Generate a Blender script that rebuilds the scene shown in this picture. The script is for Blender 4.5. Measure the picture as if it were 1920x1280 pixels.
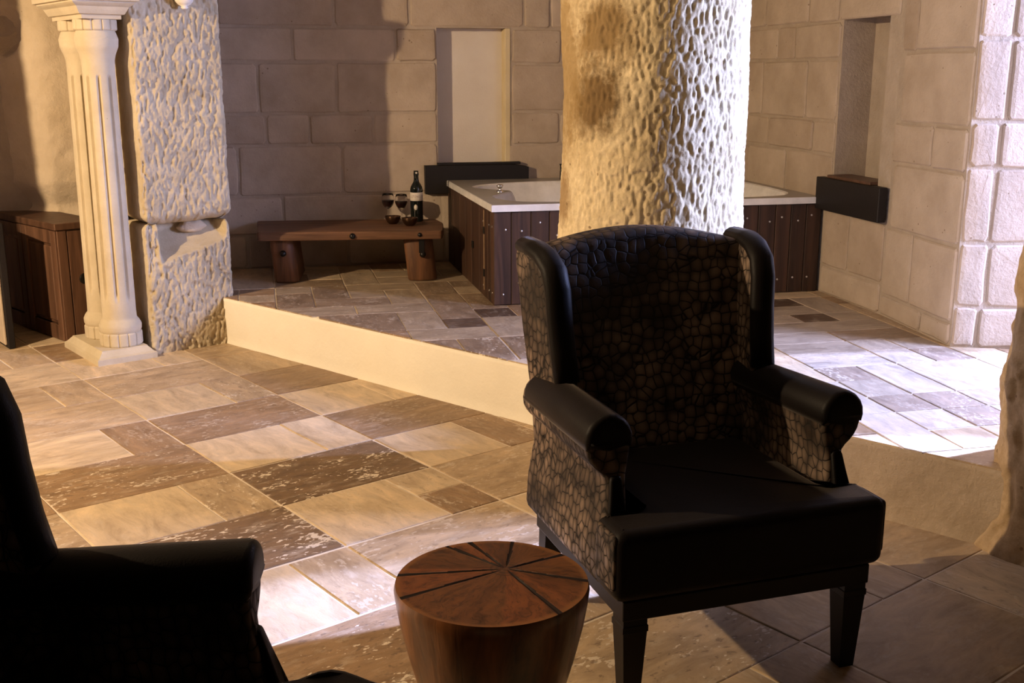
import bpy, bmesh, math, random
import numpy as np
from mathutils import Vector, Matrix

for o in list(bpy.data.objects):
    bpy.data.objects.remove(o, do_unlink=True)
random.seed(7)
RNG = np.random.default_rng(11)
S = bpy.context.scene
COL = S.collection
R = math.radians

# ------------------------------------------------------------------ camera
cam_d = bpy.data.cameras.new('camera')
cam_d.sensor_width = 36.0
cam_d.lens = 36.0 * 2075.0 / 1920.0
cam_d.clip_start = 0.05
cam = bpy.data.objects.new('camera', cam_d)
COL.objects.link(cam)
cam.location = (0.0, 0.0, 1.4)
cam.rotation_euler = (R(90 - 13.6), 0, R(-12.672))
S.camera = cam

# ------------------------------------------------------------------ world, exposure
S.view_settings.view_transform = 'Standard'
S.view_settings.look = 'None'
S.view_settings.gamma = 1.0
S.view_settings.use_curve_mapping = False
S.view_settings.exposure = 0.0
world = bpy.data.worlds.new('world')
S.world = world
world.use_nodes = True
world.node_tree.nodes['Background'].inputs[0].default_value = (1.0, 0.72, 0.52, 1)
world.node_tree.nodes['Background'].inputs[1].default_value = 0.003


# ------------------------------------------------------------------ large lights
def light(name, kind, loc, energy, color, size=None, size_y=None, target=None, radius=None):
    d = bpy.data.lights.new(name, kind)
    d.energy = energy
    d.color = color
    if kind == 'AREA':
        d.shape = 'RECTANGLE'
        d.size = size
        d.size_y = size_y
    elif radius is not None:
        d.shadow_soft_size = radius
    o = bpy.data.objects.new(name, d)
    COL.objects.link(o)
    o.location = loc
    if target is not None:
        o.rotation_euler = (Vector(target) - Vector(loc)).to_track_quat('-Z', 'Y').to_euler()
    return o


WARM = (1.0, 0.73, 0.44)
COOL = (0.42, 0.52, 1.0)
light('lamp_light_main', 'POINT', (-3.07, 3.37, 2.25), 720, WARM, radius=0.035)
light('lamp_light_ceiling', 'POINT', (0.30, 2.72, 2.05), 13, WARM, radius=0.05)
light('daylight_slit', 'AREA', (5.6, 3.5, 2.05), 480, COOL, size=0.10, size_y=0.5, target=(1.2, 3.2, 0.5))
light('daylight_window', 'AREA', (4.5, 2.98, 1.7), 360, COOL, size=0.8, size_y=1.1, target=(1.8, 4.0, 0.9))
sp = light('added_beam_spot', 'SPOT', (5.6, 3.45, 2.05), 9500, COOL, target=(0.5, 2.47, 0.0), radius=0.04)  # spot added for the bright platform strip, its cone edge shapes the light
sp.data.spot_size = R(15)
sp.data.spot_blend = 0.18
sp.scale = (0.8, 1.0, 1.0)
light('fill_light_right', 'POINT', (2.6, 1.2, 2.3), 1.3, WARM, radius=0.08)  # fill added to lift the right foreground, no known lamp there


# ------------------------------------------------------------------ helpers: noise
def _hash(ix, iy, iz, seed):
    h = (ix * 374761393 + iy * 668265263 + iz * 2147483647 + seed * 1274126177) & 0xffffffff
    h = ((h ^ (h >> 13)) * 1274126177) & 0xffffffff
    h = ((h ^ (h >> 16)) * 2246822519) & 0xffffffff
    return ((h ^ (h >> 15)) & 0xffff) / 32767.5 - 1.0


def vnoise(P, seed=0):
    I = np.floor(P).astype(np.int64)
    F = P - I
    F = F * F * (3 - 2 * F)
    out = 0
    for dx in (0, 1):
        wx = F[:, 0] if dx else 1 - F[:, 0]
        for dy in (0, 1):
            wy = F[:, 1] if dy else 1 - F[:, 1]
            for dz in (0, 1):
                wz = F[:, 2] if dz else 1 - F[:, 2]
                out = out + wx * wy * wz * _hash(I[:, 0] + dx, I[:, 1] + dy, I[:, 2] + dz, seed)
    return out


def fbm(P, oct=3, seed=0):
    a, s, t = 1.0, 0, 0
    for k in range(oct):
        s = s + a * vnoise(P * (2.0 ** k), seed + k * 17)
        t += a
        a *= 0.5
    return s / t


def chisel(P, seed=0, fh=48.0, fv=19.0, rough=1.0):
    """depth pattern of a picked stone face: short upright gouges, 0..1"""
    Q = P * np.array([fh, fh, fv])
    w = fbm(P * 9.0, 2, seed + 5) * 1.3
    Q = Q + np.stack([w, w * .7, w], 1)
    a = vnoise(Q, seed)
    b = vnoise(Q * 1.9 + 31.7, seed + 3)
    g = np.clip(a * 2.3 + .05, 0, 1)
    return g * .75 + b * .35 * rough


# ------------------------------------------------------------------ helpers: objects
def obj(name, me, mat=None, parent=None, smooth=False):
    if isinstance(me, bmesh.types.BMesh):
        m = bpy.data.meshes.new(name)
        me.normal_update()
        me.to_mesh(m)
        me.free()
        me = m
    if mat is not None and not me.materials:
        me.materials.append(mat)
    if smooth:
        me.polygons.foreach_set('use_smooth', [True] * len(me.polygons))
    o = bpy.data.objects.new(name, me)
    COL.objects.link(o)
    if parent is not None:
        o.parent = parent
    return o


def tag(o, label=None, cat=None, group=None, kind=None):
    if label:
        o['label'] = label
    if cat:
        o['category'] = cat
    if group:
        o['group'] = group
    if kind:
        o['kind'] = kind
    return o


def thing(name, label, cat, loc=(0, 0, 0), rz=0.0, group=None):
    o = bpy.data.objects.new(name, None)
    o.empty_display_size = 0.1
    COL.objects.link(o)
    o.location = loc
    o.rotation_euler = (0, 0, rz)
    return tag(o, label, cat, group)


def copy_tree(o, parent=None):
    c = o.copy()
    COL.objects.link(c)
    c.parent = parent
    for ch in [k for k in bpy.data.objects if k.parent == o]:
        copy_tree(ch, c)
    return c


def mesh_py(name, verts, faces):
    m = bpy.data.meshes.new(name)
    m.from_pydata([tuple(v) for v in verts], [], faces)
    m.update()
    return m


def grid_mesh(name, V, nu, nv, wrap=False):
    """V: (nu*nv,3) array index i*nv+j"""
    i = np.arange(nu if wrap else nu - 1)
    j = np.arange(nv - 1)
    I, J = np.meshgrid(i, j, indexing='ij')
    I2 = (I + 1) % nu
    F = np.stack([I * nv + J, I2 * nv + J, I2 * nv + J + 1, I * nv + J + 1], -1).reshape(-1, 4)
    m = bpy.data.meshes.new(name)
    m.vertices.add(len(V))
    m.vertices.foreach_set('co', V.astype(np.float32).ravel())
    m.loops.add(len(F) * 4)
    m.loops.foreach_set('vertex_index', F.astype(np.int32).ravel())
    m.polygons.add(len(F))
    m.polygons.foreach_set('loop_start', np.arange(0, len(F) * 4, 4, dtype=np.int32))
    m.update(calc_edges=True)
    m.validate()
    return m


def box_bm(x0, x1, y0, y1, z0, z1, bevel=0.0, seg=1, bm=None):
    b = bm or bmesh.new()
    vs = [b.verts.new(p) for p in ((x0, y0, z0), (x1, y0, z0), (x1, y1, z0), (x0, y1, z0),
                                   (x0, y0, z1), (x1, y0, z1), (x1, y1, z1), (x0, y1, z1))]
    for f in ((3, 2, 1, 0), (4, 5, 6, 7), (0, 1, 5, 4), (1, 2, 6, 5), (2, 3, 7, 6), (3, 0, 4, 7)):
        b.faces.new([vs[i] for i in f])
    if bevel > 0:
        es = list({e for v in vs for e in v.link_edges})
        bmesh.ops.bevel(b, geom=es, offset=bevel, segments=seg, affect='EDGES', profile=0.5)
    return b


def lathe_bm(prof, n=32, bm=None, c=(0, 0, 0)):
    """prof: [(r,z)] bottom to top; closes at r=0 ends"""
    b = bm or bmesh.new()
    rings = []
    for r, z in prof:
        if r < 1e-6:
            rings.append([b.verts.new((c[0], c[1], c[2] + z))])
        else:
            rings.append([b.verts.new((c[0] + r * math.cos(2 * math.pi * k / n), c[1] + r * math.sin(2 * math.pi * k / n), c[2] + z)) for k in range(n)])
    for a, d in zip(rings[:-1], rings[1:]):
        for k in range(n):
            k2 = (k + 1) % n
            if len(a) == 1 and len(d) == 1:
                continue
            if len(a) == 1:
                b.faces.new((a[0], d[k2], d[k]))
            elif len(d) == 1:
                b.faces.new((a[k], a[k2], d[0]))
            else:
                b.faces.new((a[k], a[k2], d[k2], d[k]))
    return b


def inset_poly(pts, d):
    n = len(pts)
    out = []
    for i in range(n):
        p0, p1, p2 = pts[i - 1], pts[i], pts[(i + 1) % n]
        e1 = np.array(p1) - p0
        e2 = np.array(p2) - p1
        e1 = e1 / (np.linalg.norm(e1) + 1e-9)
        e2 = e2 / (np.linalg.norm(e2) + 1e-9)
        nn = np.array([-e1[1] - e2[1], e1[0] + e2[0]])
        l = np.linalg.norm(nn)
        nn = nn / (l + 1e-9)
        k = 1.0 / max(0.5, l / 2)
        out.append(np.array(p1) + nn * d * min(k, 1.6))
    return out


def prism_bm(outline, d0, d1, r, fn, steps=4, crown=0.0):
    """pillow prism: CCW 2D outline swept from d0 to d1 with rounded rims of radius r.
    fn(u, v, d) -> xyz"""
    b = bmesh.new()
    rings = []
    seq = []
    for k in range(steps + 1):
        a = math.pi / 2 * k / steps
        seq.append((d0 + r * (1 - math.sin(a)), r * (1 - math.cos(a))))
    seq = seq[::-1]
    seq = [(d0 + r * (1 - math.sin(math.pi / 2 * (1 - k / steps))), r * (1 - math.cos(math.pi / 2 * (1 - k / steps)))) for k in range(steps + 1)]
    seq += [(d1 - r * (1 - math.sin(math.pi / 2 * k / steps)), r * (1 - math.cos(math.pi / 2 * k / steps))) for k in range(steps + 1)]
    for d, ins in seq:
        P = inset_poly(outline, ins) if ins > 1e-6 else [np.array(p) for p in outline]
        rings.append([b.verts.new(fn(p[0], p[1], d)) for p in P])
    n = len(outline)
    for a, c in zip(rings[:-1], rings[1:]):
        for k in range(n):
            k2 = (k + 1) % n
            b.faces.new((a[k], a[k2], c[k2], c[k]))
    b.faces.new(list(reversed(rings[0])))
    b.faces.new(rings[-1])
    bmesh.ops.recalc_face_normals(b, faces=b.faces)
    return b


def round_poly(pts, rad, seg=5):
    """round the corners of a polygon; rad is one number or a list"""
    out = []
    n = len(pts)
    for i in range(n):
        r = rad[i] if isinstance(rad, (list, tuple)) else rad
        p = np.array(pts[i], float)
        a = np.array(pts[i - 1], float) - p
        c = np.array(pts[(i + 1) % n], float) - p
        la, lc = np.linalg.norm(a), np.linalg.norm(c)
        if r <= 0:
            out.append(p)
            continue
        t = min(r, la * .48, lc * .48)
        A = p + a / la * t
        B = p + c / lc * t
        for k in range(seg + 1):
            s = k / seg
            out.append((1 - s) ** 2 * A + 2 * s * (1 - s) * p + s * s * B)
    return out


# ------------------------------------------------------------------ helpers: materials
class NT:
    def __init__(self, name):
        self.m = bpy.data.materials.new(name)
        self.m.use_nodes = True
        self.t = self.m.node_tree
        self.b = self.t.nodes['Principled BSDF']

    def n(self, kind, **kw):
        nd = self.t.nodes.new(kind)
        for k, v in kw.items():
            if k.startswith('i_'):
                key = k[2:]
                key = int(key) if key.isdigit() else key.replace('_', ' ')
                nd.inputs[key].default_value = v
            else:
                setattr(nd, k, v)
        return nd

    def l(self, a, b):
        self.t.links.new(a, b)

    def ramp(self, fac, stops, interp='LINEAR'):
        nd = self.n('ShaderNodeValToRGB')
        nd.color_ramp.interpolation = interp
        el = nd.color_ramp.elements
        while len(el) < len(stops):
            el.new(0.5)
        for e, (p, c) in zip(el, stops):
            e.position = p
            e.color = c if len(c) == 4 else (*c, 1)
        self.l(fac, nd.inputs[0])
        return nd.outputs[0]

    def mix(self, fac, a, b, mode='MIX'):
        nd = self.n('ShaderNodeMix', data_type='RGBA', blend_type=mode)
        for s, v in ((0, fac), (6, a), (7, b)):
            if isinstance(v, (int, float)):
                nd.inputs[s].default_value = v
            elif isinstance(v, tuple):
                nd.inputs[s].default_value = v if len(v) == 4 else (*v, 1)
            else:
                self.l(v, nd.inputs[s])
        return nd.outputs[2]

    def math(self, op, a, b=0.0):
        nd = self.n('ShaderNodeMath', operation=op)
        for s, v in ((0, a), (1, b)):
            if isinstance(v, (int, float)):
                nd.inputs[s].default_value = v
            else:
                self.l(v, nd.inputs[s])
        return nd.outputs[0]

    def coords(self, scale=(1, 1, 1), kind='Object', rnd=False):
        tc = self.n('ShaderNodeTexCoord')
        mp = self.n('ShaderNodeMapping')
        mp.inputs['Scale'].default_value = scale
        self.l(tc.outputs[kind], mp.inputs[0])
        if rnd:
            oi = self.n('ShaderNodeObjectInfo')
            mm = self.math('MULTIPLY', oi.outputs['Random'], 57.0)
            cb = self.n('ShaderNodeCombineXYZ')
            for k in range(3):
                self.l(mm, cb.inputs[k])
            self.l(cb.outputs[0], mp.inputs['Location'])
        return mp.outputs[0]

    def noise(self, vec, scale, detail=4, rough=.55, dist=0.0):
        nd = self.n('ShaderNodeTexNoise')
        nd.inputs['Scale'].default_value = scale
        nd.inputs['Detail'].default_value = detail
        nd.inputs['Roughness'].default_value = rough
        nd.inputs['Distortion'].default_value = dist
        self.l(vec, nd.inputs['Vector'])
        return nd.outputs['Fac']

    def voro(self, vec, scale, feature='F1', rnd=1.0):
        nd = self.n('ShaderNodeTexVoronoi', feature=feature)
        nd.inputs['Scale'].default_value = scale
        nd.inputs['Randomness'].default_value = rnd
        self.l(vec, nd.inputs['Vector'])
        return nd

    def bump(self, h, strength=.3, dist=.01):
        nd = self.n('ShaderNodeBump')
        nd.inputs['Strength'].default_value = strength
        nd.inputs['Distance'].default_value = dist
        self.l(h, nd.inputs['Height'])
        self.l(nd.outputs[0], self.b.inputs['Normal'])

    def out(self, color=None, rough=None, spec=None, metal=None):
        if color is not None:
            if isinstance(color, tuple):
                self.b.inputs['Base Color'].default_value = (*color[:3], 1)
            else:
                self.l(color, self.b.inputs['Base Color'])
        if rough is not None:
            if isinstance(rough, (int, float)):
                self.b.inputs['Roughness'].default_value = rough
            else:
                self.l(rough, self.b.inputs['Roughness'])
        if spec is not None:
            self.b.inputs['Specular IOR Level'].default_value = spec
        if metal is not None:
            self.b.inputs['Metallic'].default_value = metal
        return self.m


def mat_stone(name, c1, c2, pit=(.2, .14, .09), pits=.06, nscale=5.0, bump=.35, bscale=60, rnd=True, vary=False):
    t = NT(name)
    v = t.coords(rnd=rnd)
    n1 = t.noise(v, nscale, 6, .6)
    col = t.ramp(n1, [(.3, c1), (.7, c2)])
    if vary:
        oi = t.n('ShaderNodeObjectInfo')
        col = t.mix(1.0, col, t.ramp(oi.outputs['Random'], [(0, (.88, .85, .82)), (.5, (.97, .96, .94)), (1, (1.04, 1.03, 1.02))]), 'MULTIPLY')
    vo = t.voro(v, 26.0)
    sp = t.noise(v, 9.0, 3)
    thr = t.math('MULTIPLY', t.math('SUBTRACT', sp, .42), pits * 6.0)
    pm = t.math('LESS_THAN', vo.outputs['Distance'], thr)
    col = t.mix(t.math('MULTIPLY', pm, .8), col, pit)
    n2 = t.noise(v, bscale, 5, .65)
    h = t.math('SUBTRACT', t.math('ADD', n2, t.math('MULTIPLY', n1, .6)), t.math('MULTIPLY', pm, .6))
    t.bump(h, bump, .012)
    return t.out(col, .92, .15)


def mat_tile():
    t = NT('travertine_tile')
    oi = t.n('ShaderNodeObjectInfo')
    v = t.coords((1.0, 2.6, 1.0), rnd=True)
    v2 = t.coords((1.0, 1.7, 1.0), rnd=True)
    base = oi.outputs['Color']
    n1 = t.noise(v, 5.0, 8, .68, .6)
    n2 = t.noise(v, 13.0, 6, .62, .3)
    col = t.mix(1.0, base, t.ramp(n1, [(.28, (.62, .58, .54)), (.5, (.98, .97, .95)), (.72, (1.32, 1.28, 1.2))]), 'MULTIPLY')
    # cloudy veins
    col = t.mix(t.math('MULTIPLY', t.ramp(n2, [(.52, (0, 0, 0)), (.68, (1, 1, 1))]), .35), col, (.56, .47, .36))
    # pale flecks and dark pits where the stone is speckled (alpha holds how much)
    fl = t.noise(v2, 46.0, 3, .5, .2)
    zone = t.noise(v2, 7.0, 3, .5)
    s = t.math('ADD', fl, t.math('MULTIPLY', t.math('SUBTRACT', zone, .5), .75))
    am = t.math('MULTIPLY', oi.outputs['Alpha'], 1.0)
    fm = t.math('MULTIPLY', t.ramp(s, [(.63, (0, 0, 0)), (.68, (1, 1, 1))]), am)
    col = t.mix(fm, col, (.66, .56, .44))
    dk = t.noise(v2, 30.0, 4, .6, .4)
    dm = t.math('MULTIPLY', t.ramp(dk, [(.34, (1, 1, 1)), (.42, (0, 0, 0))]), t.math('MULTIPLY', am, .7))
    col = t.mix(dm, col, (.13, .085, .055))
    nb = t.noise(v2, 90.0, 4, .6)
    h = t.math('ADD', t.math('MULTIPLY', nb, .3), t.math('MULTIPLY', n1, .7))
    t.bump(h, .16, .01)
    rg = t.ramp(n2, [(.3, (.42, .42, .42)), (.7, (.62, .62, .62))])
    return t.out(col, rg, .35)


def mat_wood(name, c1, c2, axis=2, rough=.5, scale=1.0, knots=True, spec=.35, rnd=True):
    t = NT(name)
    sc = [22.0 * scale] * 3
    sc[axis] = 1.6 * scale
    v = t.coords(tuple(sc), rnd=rnd)
    n = t.noise(v, 1.0, 6, .6, 1.2)
    w = t.n('ShaderNodeTexWave', wave_type='BANDS', bands_direction='X' if axis != 0 else 'Y')
    w.inputs['Scale'].default_value = .16
    w.inputs['Distortion'].default_value = 7.0
    w.inputs['Detail'].default_value = 3.0
    w.inputs['Detail Scale'].default_value = 1.0
    t.l(v, w.inputs['Vector'])
    f = t.math('ADD', t.math('MULTIPLY', n, .86), t.math('MULTIPLY', w.outputs['Fac'], .14))
    col = t.ramp(f, [(.28, c1), (.72, c2)])
    oi = t.n('ShaderNodeObjectInfo')
    col = t.mix(1.0, col, t.ramp(oi.outputs['Random'], [(0, (.72, .70, .68)), (1, (1.15, 1.12, 1.1))]), 'MULTIPLY')
    t.bump(f, .35, .004)
    return t.out(col, rough, spec)


def mat_plain(name, c, rough=.5, spec=.4, metal=0.0, bump=0.0, bscale=80):
    t = NT(name)
    v = t.coords()
    n = t.noise(v, 12.0, 4, .6)
    col = t.mix(1.0, (*c, 1), t.ramp(n, [(.3, (.88, .88, .88)), (.7, (1.08, 1.08, 1.08))]), 'MULTIPLY')
    if bump > 0:
        t.bump(t.noise(v, bscale, 5, .6), bump, .006)
    return t.out(col, rough, spec, metal)


def mat_croc():
    t = NT('embossed_scale_fabric')
    tc = t.n('ShaderNodeTexCoord')
    mp = t.n('ShaderNodeMapping')
    mp.inputs['Scale'].default_value = (34.0, 44.0, 33.0)
    t.l(tc.outputs['Object'], mp.inputs[0])
    wob = t.n('ShaderNodeTexNoise')
    wob.inputs['Scale'].default_value = .35
    t.l(mp.outputs[0], wob.inputs['Vector'])
    vv = t.n('ShaderNodeVectorMath', operation='ADD')
    t.l(mp.outputs[0], vv.inputs[0])
    t.l(wob.outputs['Color'], vv.inputs[1])
    e = t.voro(vv.outputs[0], 1.0, 'DISTANCE_TO_EDGE', .62)
    f = t.voro(vv.outputs[0], 1.0, 'F1', .62)
    cell = t.math('MULTIPLY', t.ramp(e.outputs['Distance'], [(.015, (0, 0, 0)), (.07, (1, 1, 1))]), t.ramp(f.outputs['Distance'], [(.22, (1, 1, 1)), (.72, (.25, .25, .25))]))
    zone = t.noise(tc.outputs['Object'], 4.0, 3, .5)
    cc = t.mix(t.ramp(zone, [(.38, (0, 0, 0)), (.66, (1, 1, 1))]), (.035, .024, .018), (.27, .19, .14))
    tone = t.ramp(f.outputs['Color'], [(0, (.7, .7, .7)), (1, (1.2, 1.2, 1.2))])
    cc = t.mix(1.0, cc, tone, 'MULTIPLY')
    col = t.mix(cell, (.010, .007, .006), cc)
    t.bump(t.math('MULTIPLY', cell, 1.0), .35, .003)
    rg = t.ramp(cell, [(0, (.8, .8, .8)), (1, (.42, .42, .42))])
    return t.out(col, rg, .2)


def mat_velvet():
    t = NT('dark_brown_velvet')
    v = t.coords()
    n = t.noise(v, 260.0, 3)
    n2 = t.noise(v, 6.0, 4)
    col = t.ramp(n2, [(.3, (.0035, .0024, .0024)), (.7, (.007, .0048, .0044))])
    t.bump(n, .2, .002)
    m = t.out(col, .5, .10)
    t.b.inputs['Sheen Weight'].default_value = .14
    t.b.inputs['Sheen Tint'].default_value = (.62, .52, .46, 1)
    t.b.inputs['Sheen Roughness'].default_value = .4
    return m


M = {}
M['tuff'] = mat_stone('tuff_block', (.40, .32, .245), (.52, .43, .345), pits=.085, vary=True)
M['mortar'] = mat_stone('lime_mortar', (.38, .31, .24), (.46, .38, .30), pits=.0, nscale=9, bump=.5)
M['niche'] = mat_stone('smooth_plaster', (.60, .53, .46), (.66, .60, .53), pits=.0, nscale=4, bump=.12, bscale=120, rnd=False)
M['yplaster'] = mat_stone('yellow_plaster', (.58, .47, .28), (.66, .55, .36), pits=.0, nscale=8, bump=.2, bscale=120, rnd=False)
M['low_bounce'] = mat_stone('low_bounce_stone', (.10, .08, .06), (.16, .13, .10), pits=.0, rnd=False)  # ceiling colour, darkened so that it bounces less light
M['riser'] = mat_stone('cream_plaster', (.80, .74, .62), (.86, .80, .68), pit=(.5, .42, .28), pits=.03, nscale=3, bump=.22, bscale=40, rnd=False)
M['column'] = mat_stone('carved_limestone', (.50, .415, .285), (.61, .525, .385), pit=(.30, .28, .18), pits=.045, nscale=6, bump=.2, bscale=70, rnd=False)
M['grout'] = mat_plain('pale_grout', (.68, .58, .46), .9, .1, bump=.2)
M['tile'] = mat_tile()
M['bath'] = mat_plain('white_acrylic', (.78, .76, .74), .16, .5)
M['chrome'] = mat_plain('polished_chrome', (.85, .85, .85), .12, .5, 1.0)
M['iron'] = mat_plain('black_iron', (.02, .018, .016), .35, .5, .6)
M['nail'] = mat_plain('steel_nail_head', (.75, .72, .68), .3, .5, 1.0)
M['bathwood'] = mat_wood('dark_bath_planks', (.018, .009, .006), (.085, .042, .024), 2, .55)
M['bench'] = mat_wood('bench_wood', (.055, .026, .013), (.19, .095, .048), 0, .5)
M['benchlog'] = mat_wood('bench_log_wood', (.06, .026, .012), (.22, .10, .045), 2, .55)
M['cabinet'] = mat_wood('cabinet_wood', (.060, .030, .018), (.17, .088, .052), 2, .45)
M['darkboard'] = mat_plain('black_stained_board', (.012, .009, .008), .55, .3, bump=.15)
M['legwood'] = mat_plain('black_lacquered_wood', (.006, .004, .004), .45, .2)
M['croc'] = mat_croc()
M['velvet'] = mat_velvet()
M['paleboard'] = mat_plain('pale_board', (.55, .44, .32), .6, .3)


# ---------------------------------------------------------------- lower frame (main floor, columns, pier run 26 deg off the bath room)
LANG = R(26.072)
LB = np.array([math.cos(LANG), math.sin(LANG)])
LAx = np.array([-math.sin(LANG), math.cos(LANG)])


def low(b, a, z=0.0):
    p = LB * b + LAx * a
    return (p[0], p[1], z)


ZP = 0.25
WY = 6.82          # back wall
STEP0 = np.array([1.003, 4.261])
SD = np.array([0.587, -0.8096])
SN = np.array([0.8096, 0.587])       # towards the platform


# ------------------------------------------------------------------ floors
def clip_poly(poly, p0, n):
    """keep the side where (p-p0).n >= 0"""
    out = []
    for i in range(len(poly)):
        a, b = np.array(poly[i]), np.array(poly[(i + 1) % len(poly)])
        da, db = (a - p0) @ n, (b - p0) @ n
        if da >= 0:
            out.append(a)
        if (da >= 0) != (db >= 0):
            t = da / (da - db)
            out.append(a + (b - a) * t)
    return out


def slab_mesh(name, poly, z0, z1, rim=0.0015):
    n = len(poly)
    ins = inset_poly(poly, rim * 2)
    v = [(p[0], p[1], z0) for p in poly] + [(p[0], p[1], z1 - rim) for p in poly] + [(p[0], p[1], z1) for p in ins]
    f = []
    for k in range(n):
        k2 = (k + 1) % n
        f.append((k, k2, n + k2, n + k))
        f.append((n + k, n + k2, 2 * n + k2, 2 * n + k))
    f.append(tuple(range(2 * n, 3 * n)))
    return mesh_py(name, v, f)


def jitter_rect(w, h, rng, amp=.0022):
    pts = []
    for (x0, y0), (x1, y1) in ((((-w / 2), -h / 2), (w / 2, -h / 2)), ((w / 2, -h / 2), (w / 2, h / 2)), ((w / 2, h / 2), (-w / 2, h / 2)), ((-w / 2, h / 2), (-w / 2, -h / 2))):
        L_ = math.hypot(x1 - x0, y1 - y0)
        k = 3 if L_ > .3 else 2
        for i in range(k):
            t = i / k
            pts.append(np.array([x0 + (x1 - x0) * t, y0 + (y1 - y0) * t]) + rng.uniform(-amp, amp, 2))
    return pts


TILE_CACHE = {}


def tile(parent, cx, cy, w, h, rot, ztop, color, speck, clip=None):
    g = .0034
    w2, h2 = w - 2 * g, h - 2 * g
    along = h2 > w2
    # local x runs along the longer side so that veins follow it
    ww, hh, rr = (h2, w2, rot + math.pi / 2) if along else (w2, h2, rot)
    if random.random() < .5:
        rr += math.pi
    if clip is not None:
        c, s = math.cos(rr), math.sin(rr)
        poly = [np.array([x, y]) for x, y in ((-ww / 2, -hh / 2), (ww / 2, -hh / 2), (ww / 2, hh / 2), (-ww / 2, hh / 2))]
        p0 = clip[0] - np.array([cx, cy])
        p0 = np.array([c * p0[0] + s * p0[1], -s * p0[0] + c * p0[1]])
        n = np.array([c * clip[1][0] + s * clip[1][1], -s * clip[1][0] + c * clip[1][1]])
        poly2 = clip_poly(poly, p0, n)
        if len(poly2) < 3:
            return None
        ar = 0.5 * abs(sum(poly2[i - 1][0] * poly2[i][1] - poly2[i][0] * poly2[i - 1][1] for i in range(len(poly2))))
        if ar < 4e-4:
            return None
        if any((p - p0) @ n < 0 for p in poly):
            me = slab_mesh('tile', poly2, -.02, 0.0, .0012)
            me.materials.append(M['tile'])
            o = bpy.data.objects.new('tile', me)
        else:
            clip = None
    if clip is None:
        key = (round(ww, 2), round(hh, 2), random.randrange(3))
        if key not in TILE_CACHE:
            me = slab_mesh('tile', jitter_rect(ww, hh, RNG), -.02, 0.0)
            me.materials.append(M['tile'])
            TILE_CACHE[key] = me
        o = bpy.data.objects.new('tile', TILE_CACHE[key])
    COL.objects.link(o)
    o.parent = parent
    o.location = (cx, cy, ztop + random.uniform(-.0008, .0008))
    o.rotation_euler = (0, 0, rr)
    k = random.uniform(.94, 1.06)
    o.color = (color[0] * k, color[1] * k, color[2] * k, speck)
    return o


LT, MD, BR, DK = (.55, .425, .285), (.43, .315, .20), (.285, .185, .108), (.175, .112, .066)

fb = bmesh.new()
for p in ((-4.2, -1.2), (5.2, -1.2), (5.2, 8.2), (-4.2, 8.2)):
    fb.verts.new((p[0], p[1], -.003))
fb.faces.new(fb.verts)
r_ = bmesh.ops.extrude_face_region(fb, geom=list(fb.faces))
for v in [g for g in r_['geom'] if isinstance(g, bmesh.types.BMVert)]:
    v.co.z = -.12
bmesh.ops.recalc_face_normals(fb, faces=fb.faces)
floor = tag(obj('floor', fb, M['grout']), 'travertine paved lower floor with pale grout', None, kind='structure')

BC = [-.84, -.24, .36, .965, 1.567, 2.168, 2.74, 3.32, 3.92]
AC = [6.80, 6.40, 6.00, 5.59, 5.185, 4.785, 4.383, 3.985, 3.58, 3.178, 2.765, 2.355, 1.945, 1.532, 1.12, .71]
SPEC = {  # (column, row) -> colours left/right and speckle
    (3, 6): ((LT, .05), (BR, .25)), (3, 7): ((BR, .8),), (3, 8): ((LT, .12), (MD, .75)), (3, 9): ((DK, .95),),
    (3, 10): ((LT, .1), (MD, .4)), (3, 11): ((BR, .95),), (3, 5): ((MD, .3),), (3, 4): ((MD, .1), (MD, .3)), (3, 3): ((LT, .3),),
    (4, 3): ((LT, .3),), (4, 4): ((MD, .5),), (4, 5): ((LT, .15), (MD, .75)), (4, 6): ((BR, .45),), (4, 7): ((LT, .08), (LT, .15)),
    (4, 8): ((DK, 1.0),), (4, 9): ((LT, .25), (MD, .5)), (4, 10): ((MD, .55),), (4, 11): ((MD, .9), (BR, .9)), (4, 12): ((MD, .9),),
    (4, 13): ((MD, .2), (MD, .3)), (5, 4): ((MD, .2), (MD, .1)), (5, 5): ((BR, .1),), (5, 6): ((LT, .1), (LT, .1)), (5, 7): ((BR, .3),),
    (5, 8): ((LT, .15), (BR, .4)), (5, 9): ((MD, .45),), (5, 10): ((LT, .2), (MD, .3)), (5, 11): ((MD, .2),), (5, 12): ((MD, .1), (MD, .1)),
    (5, 13): ((MD, .15),),
}
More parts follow.
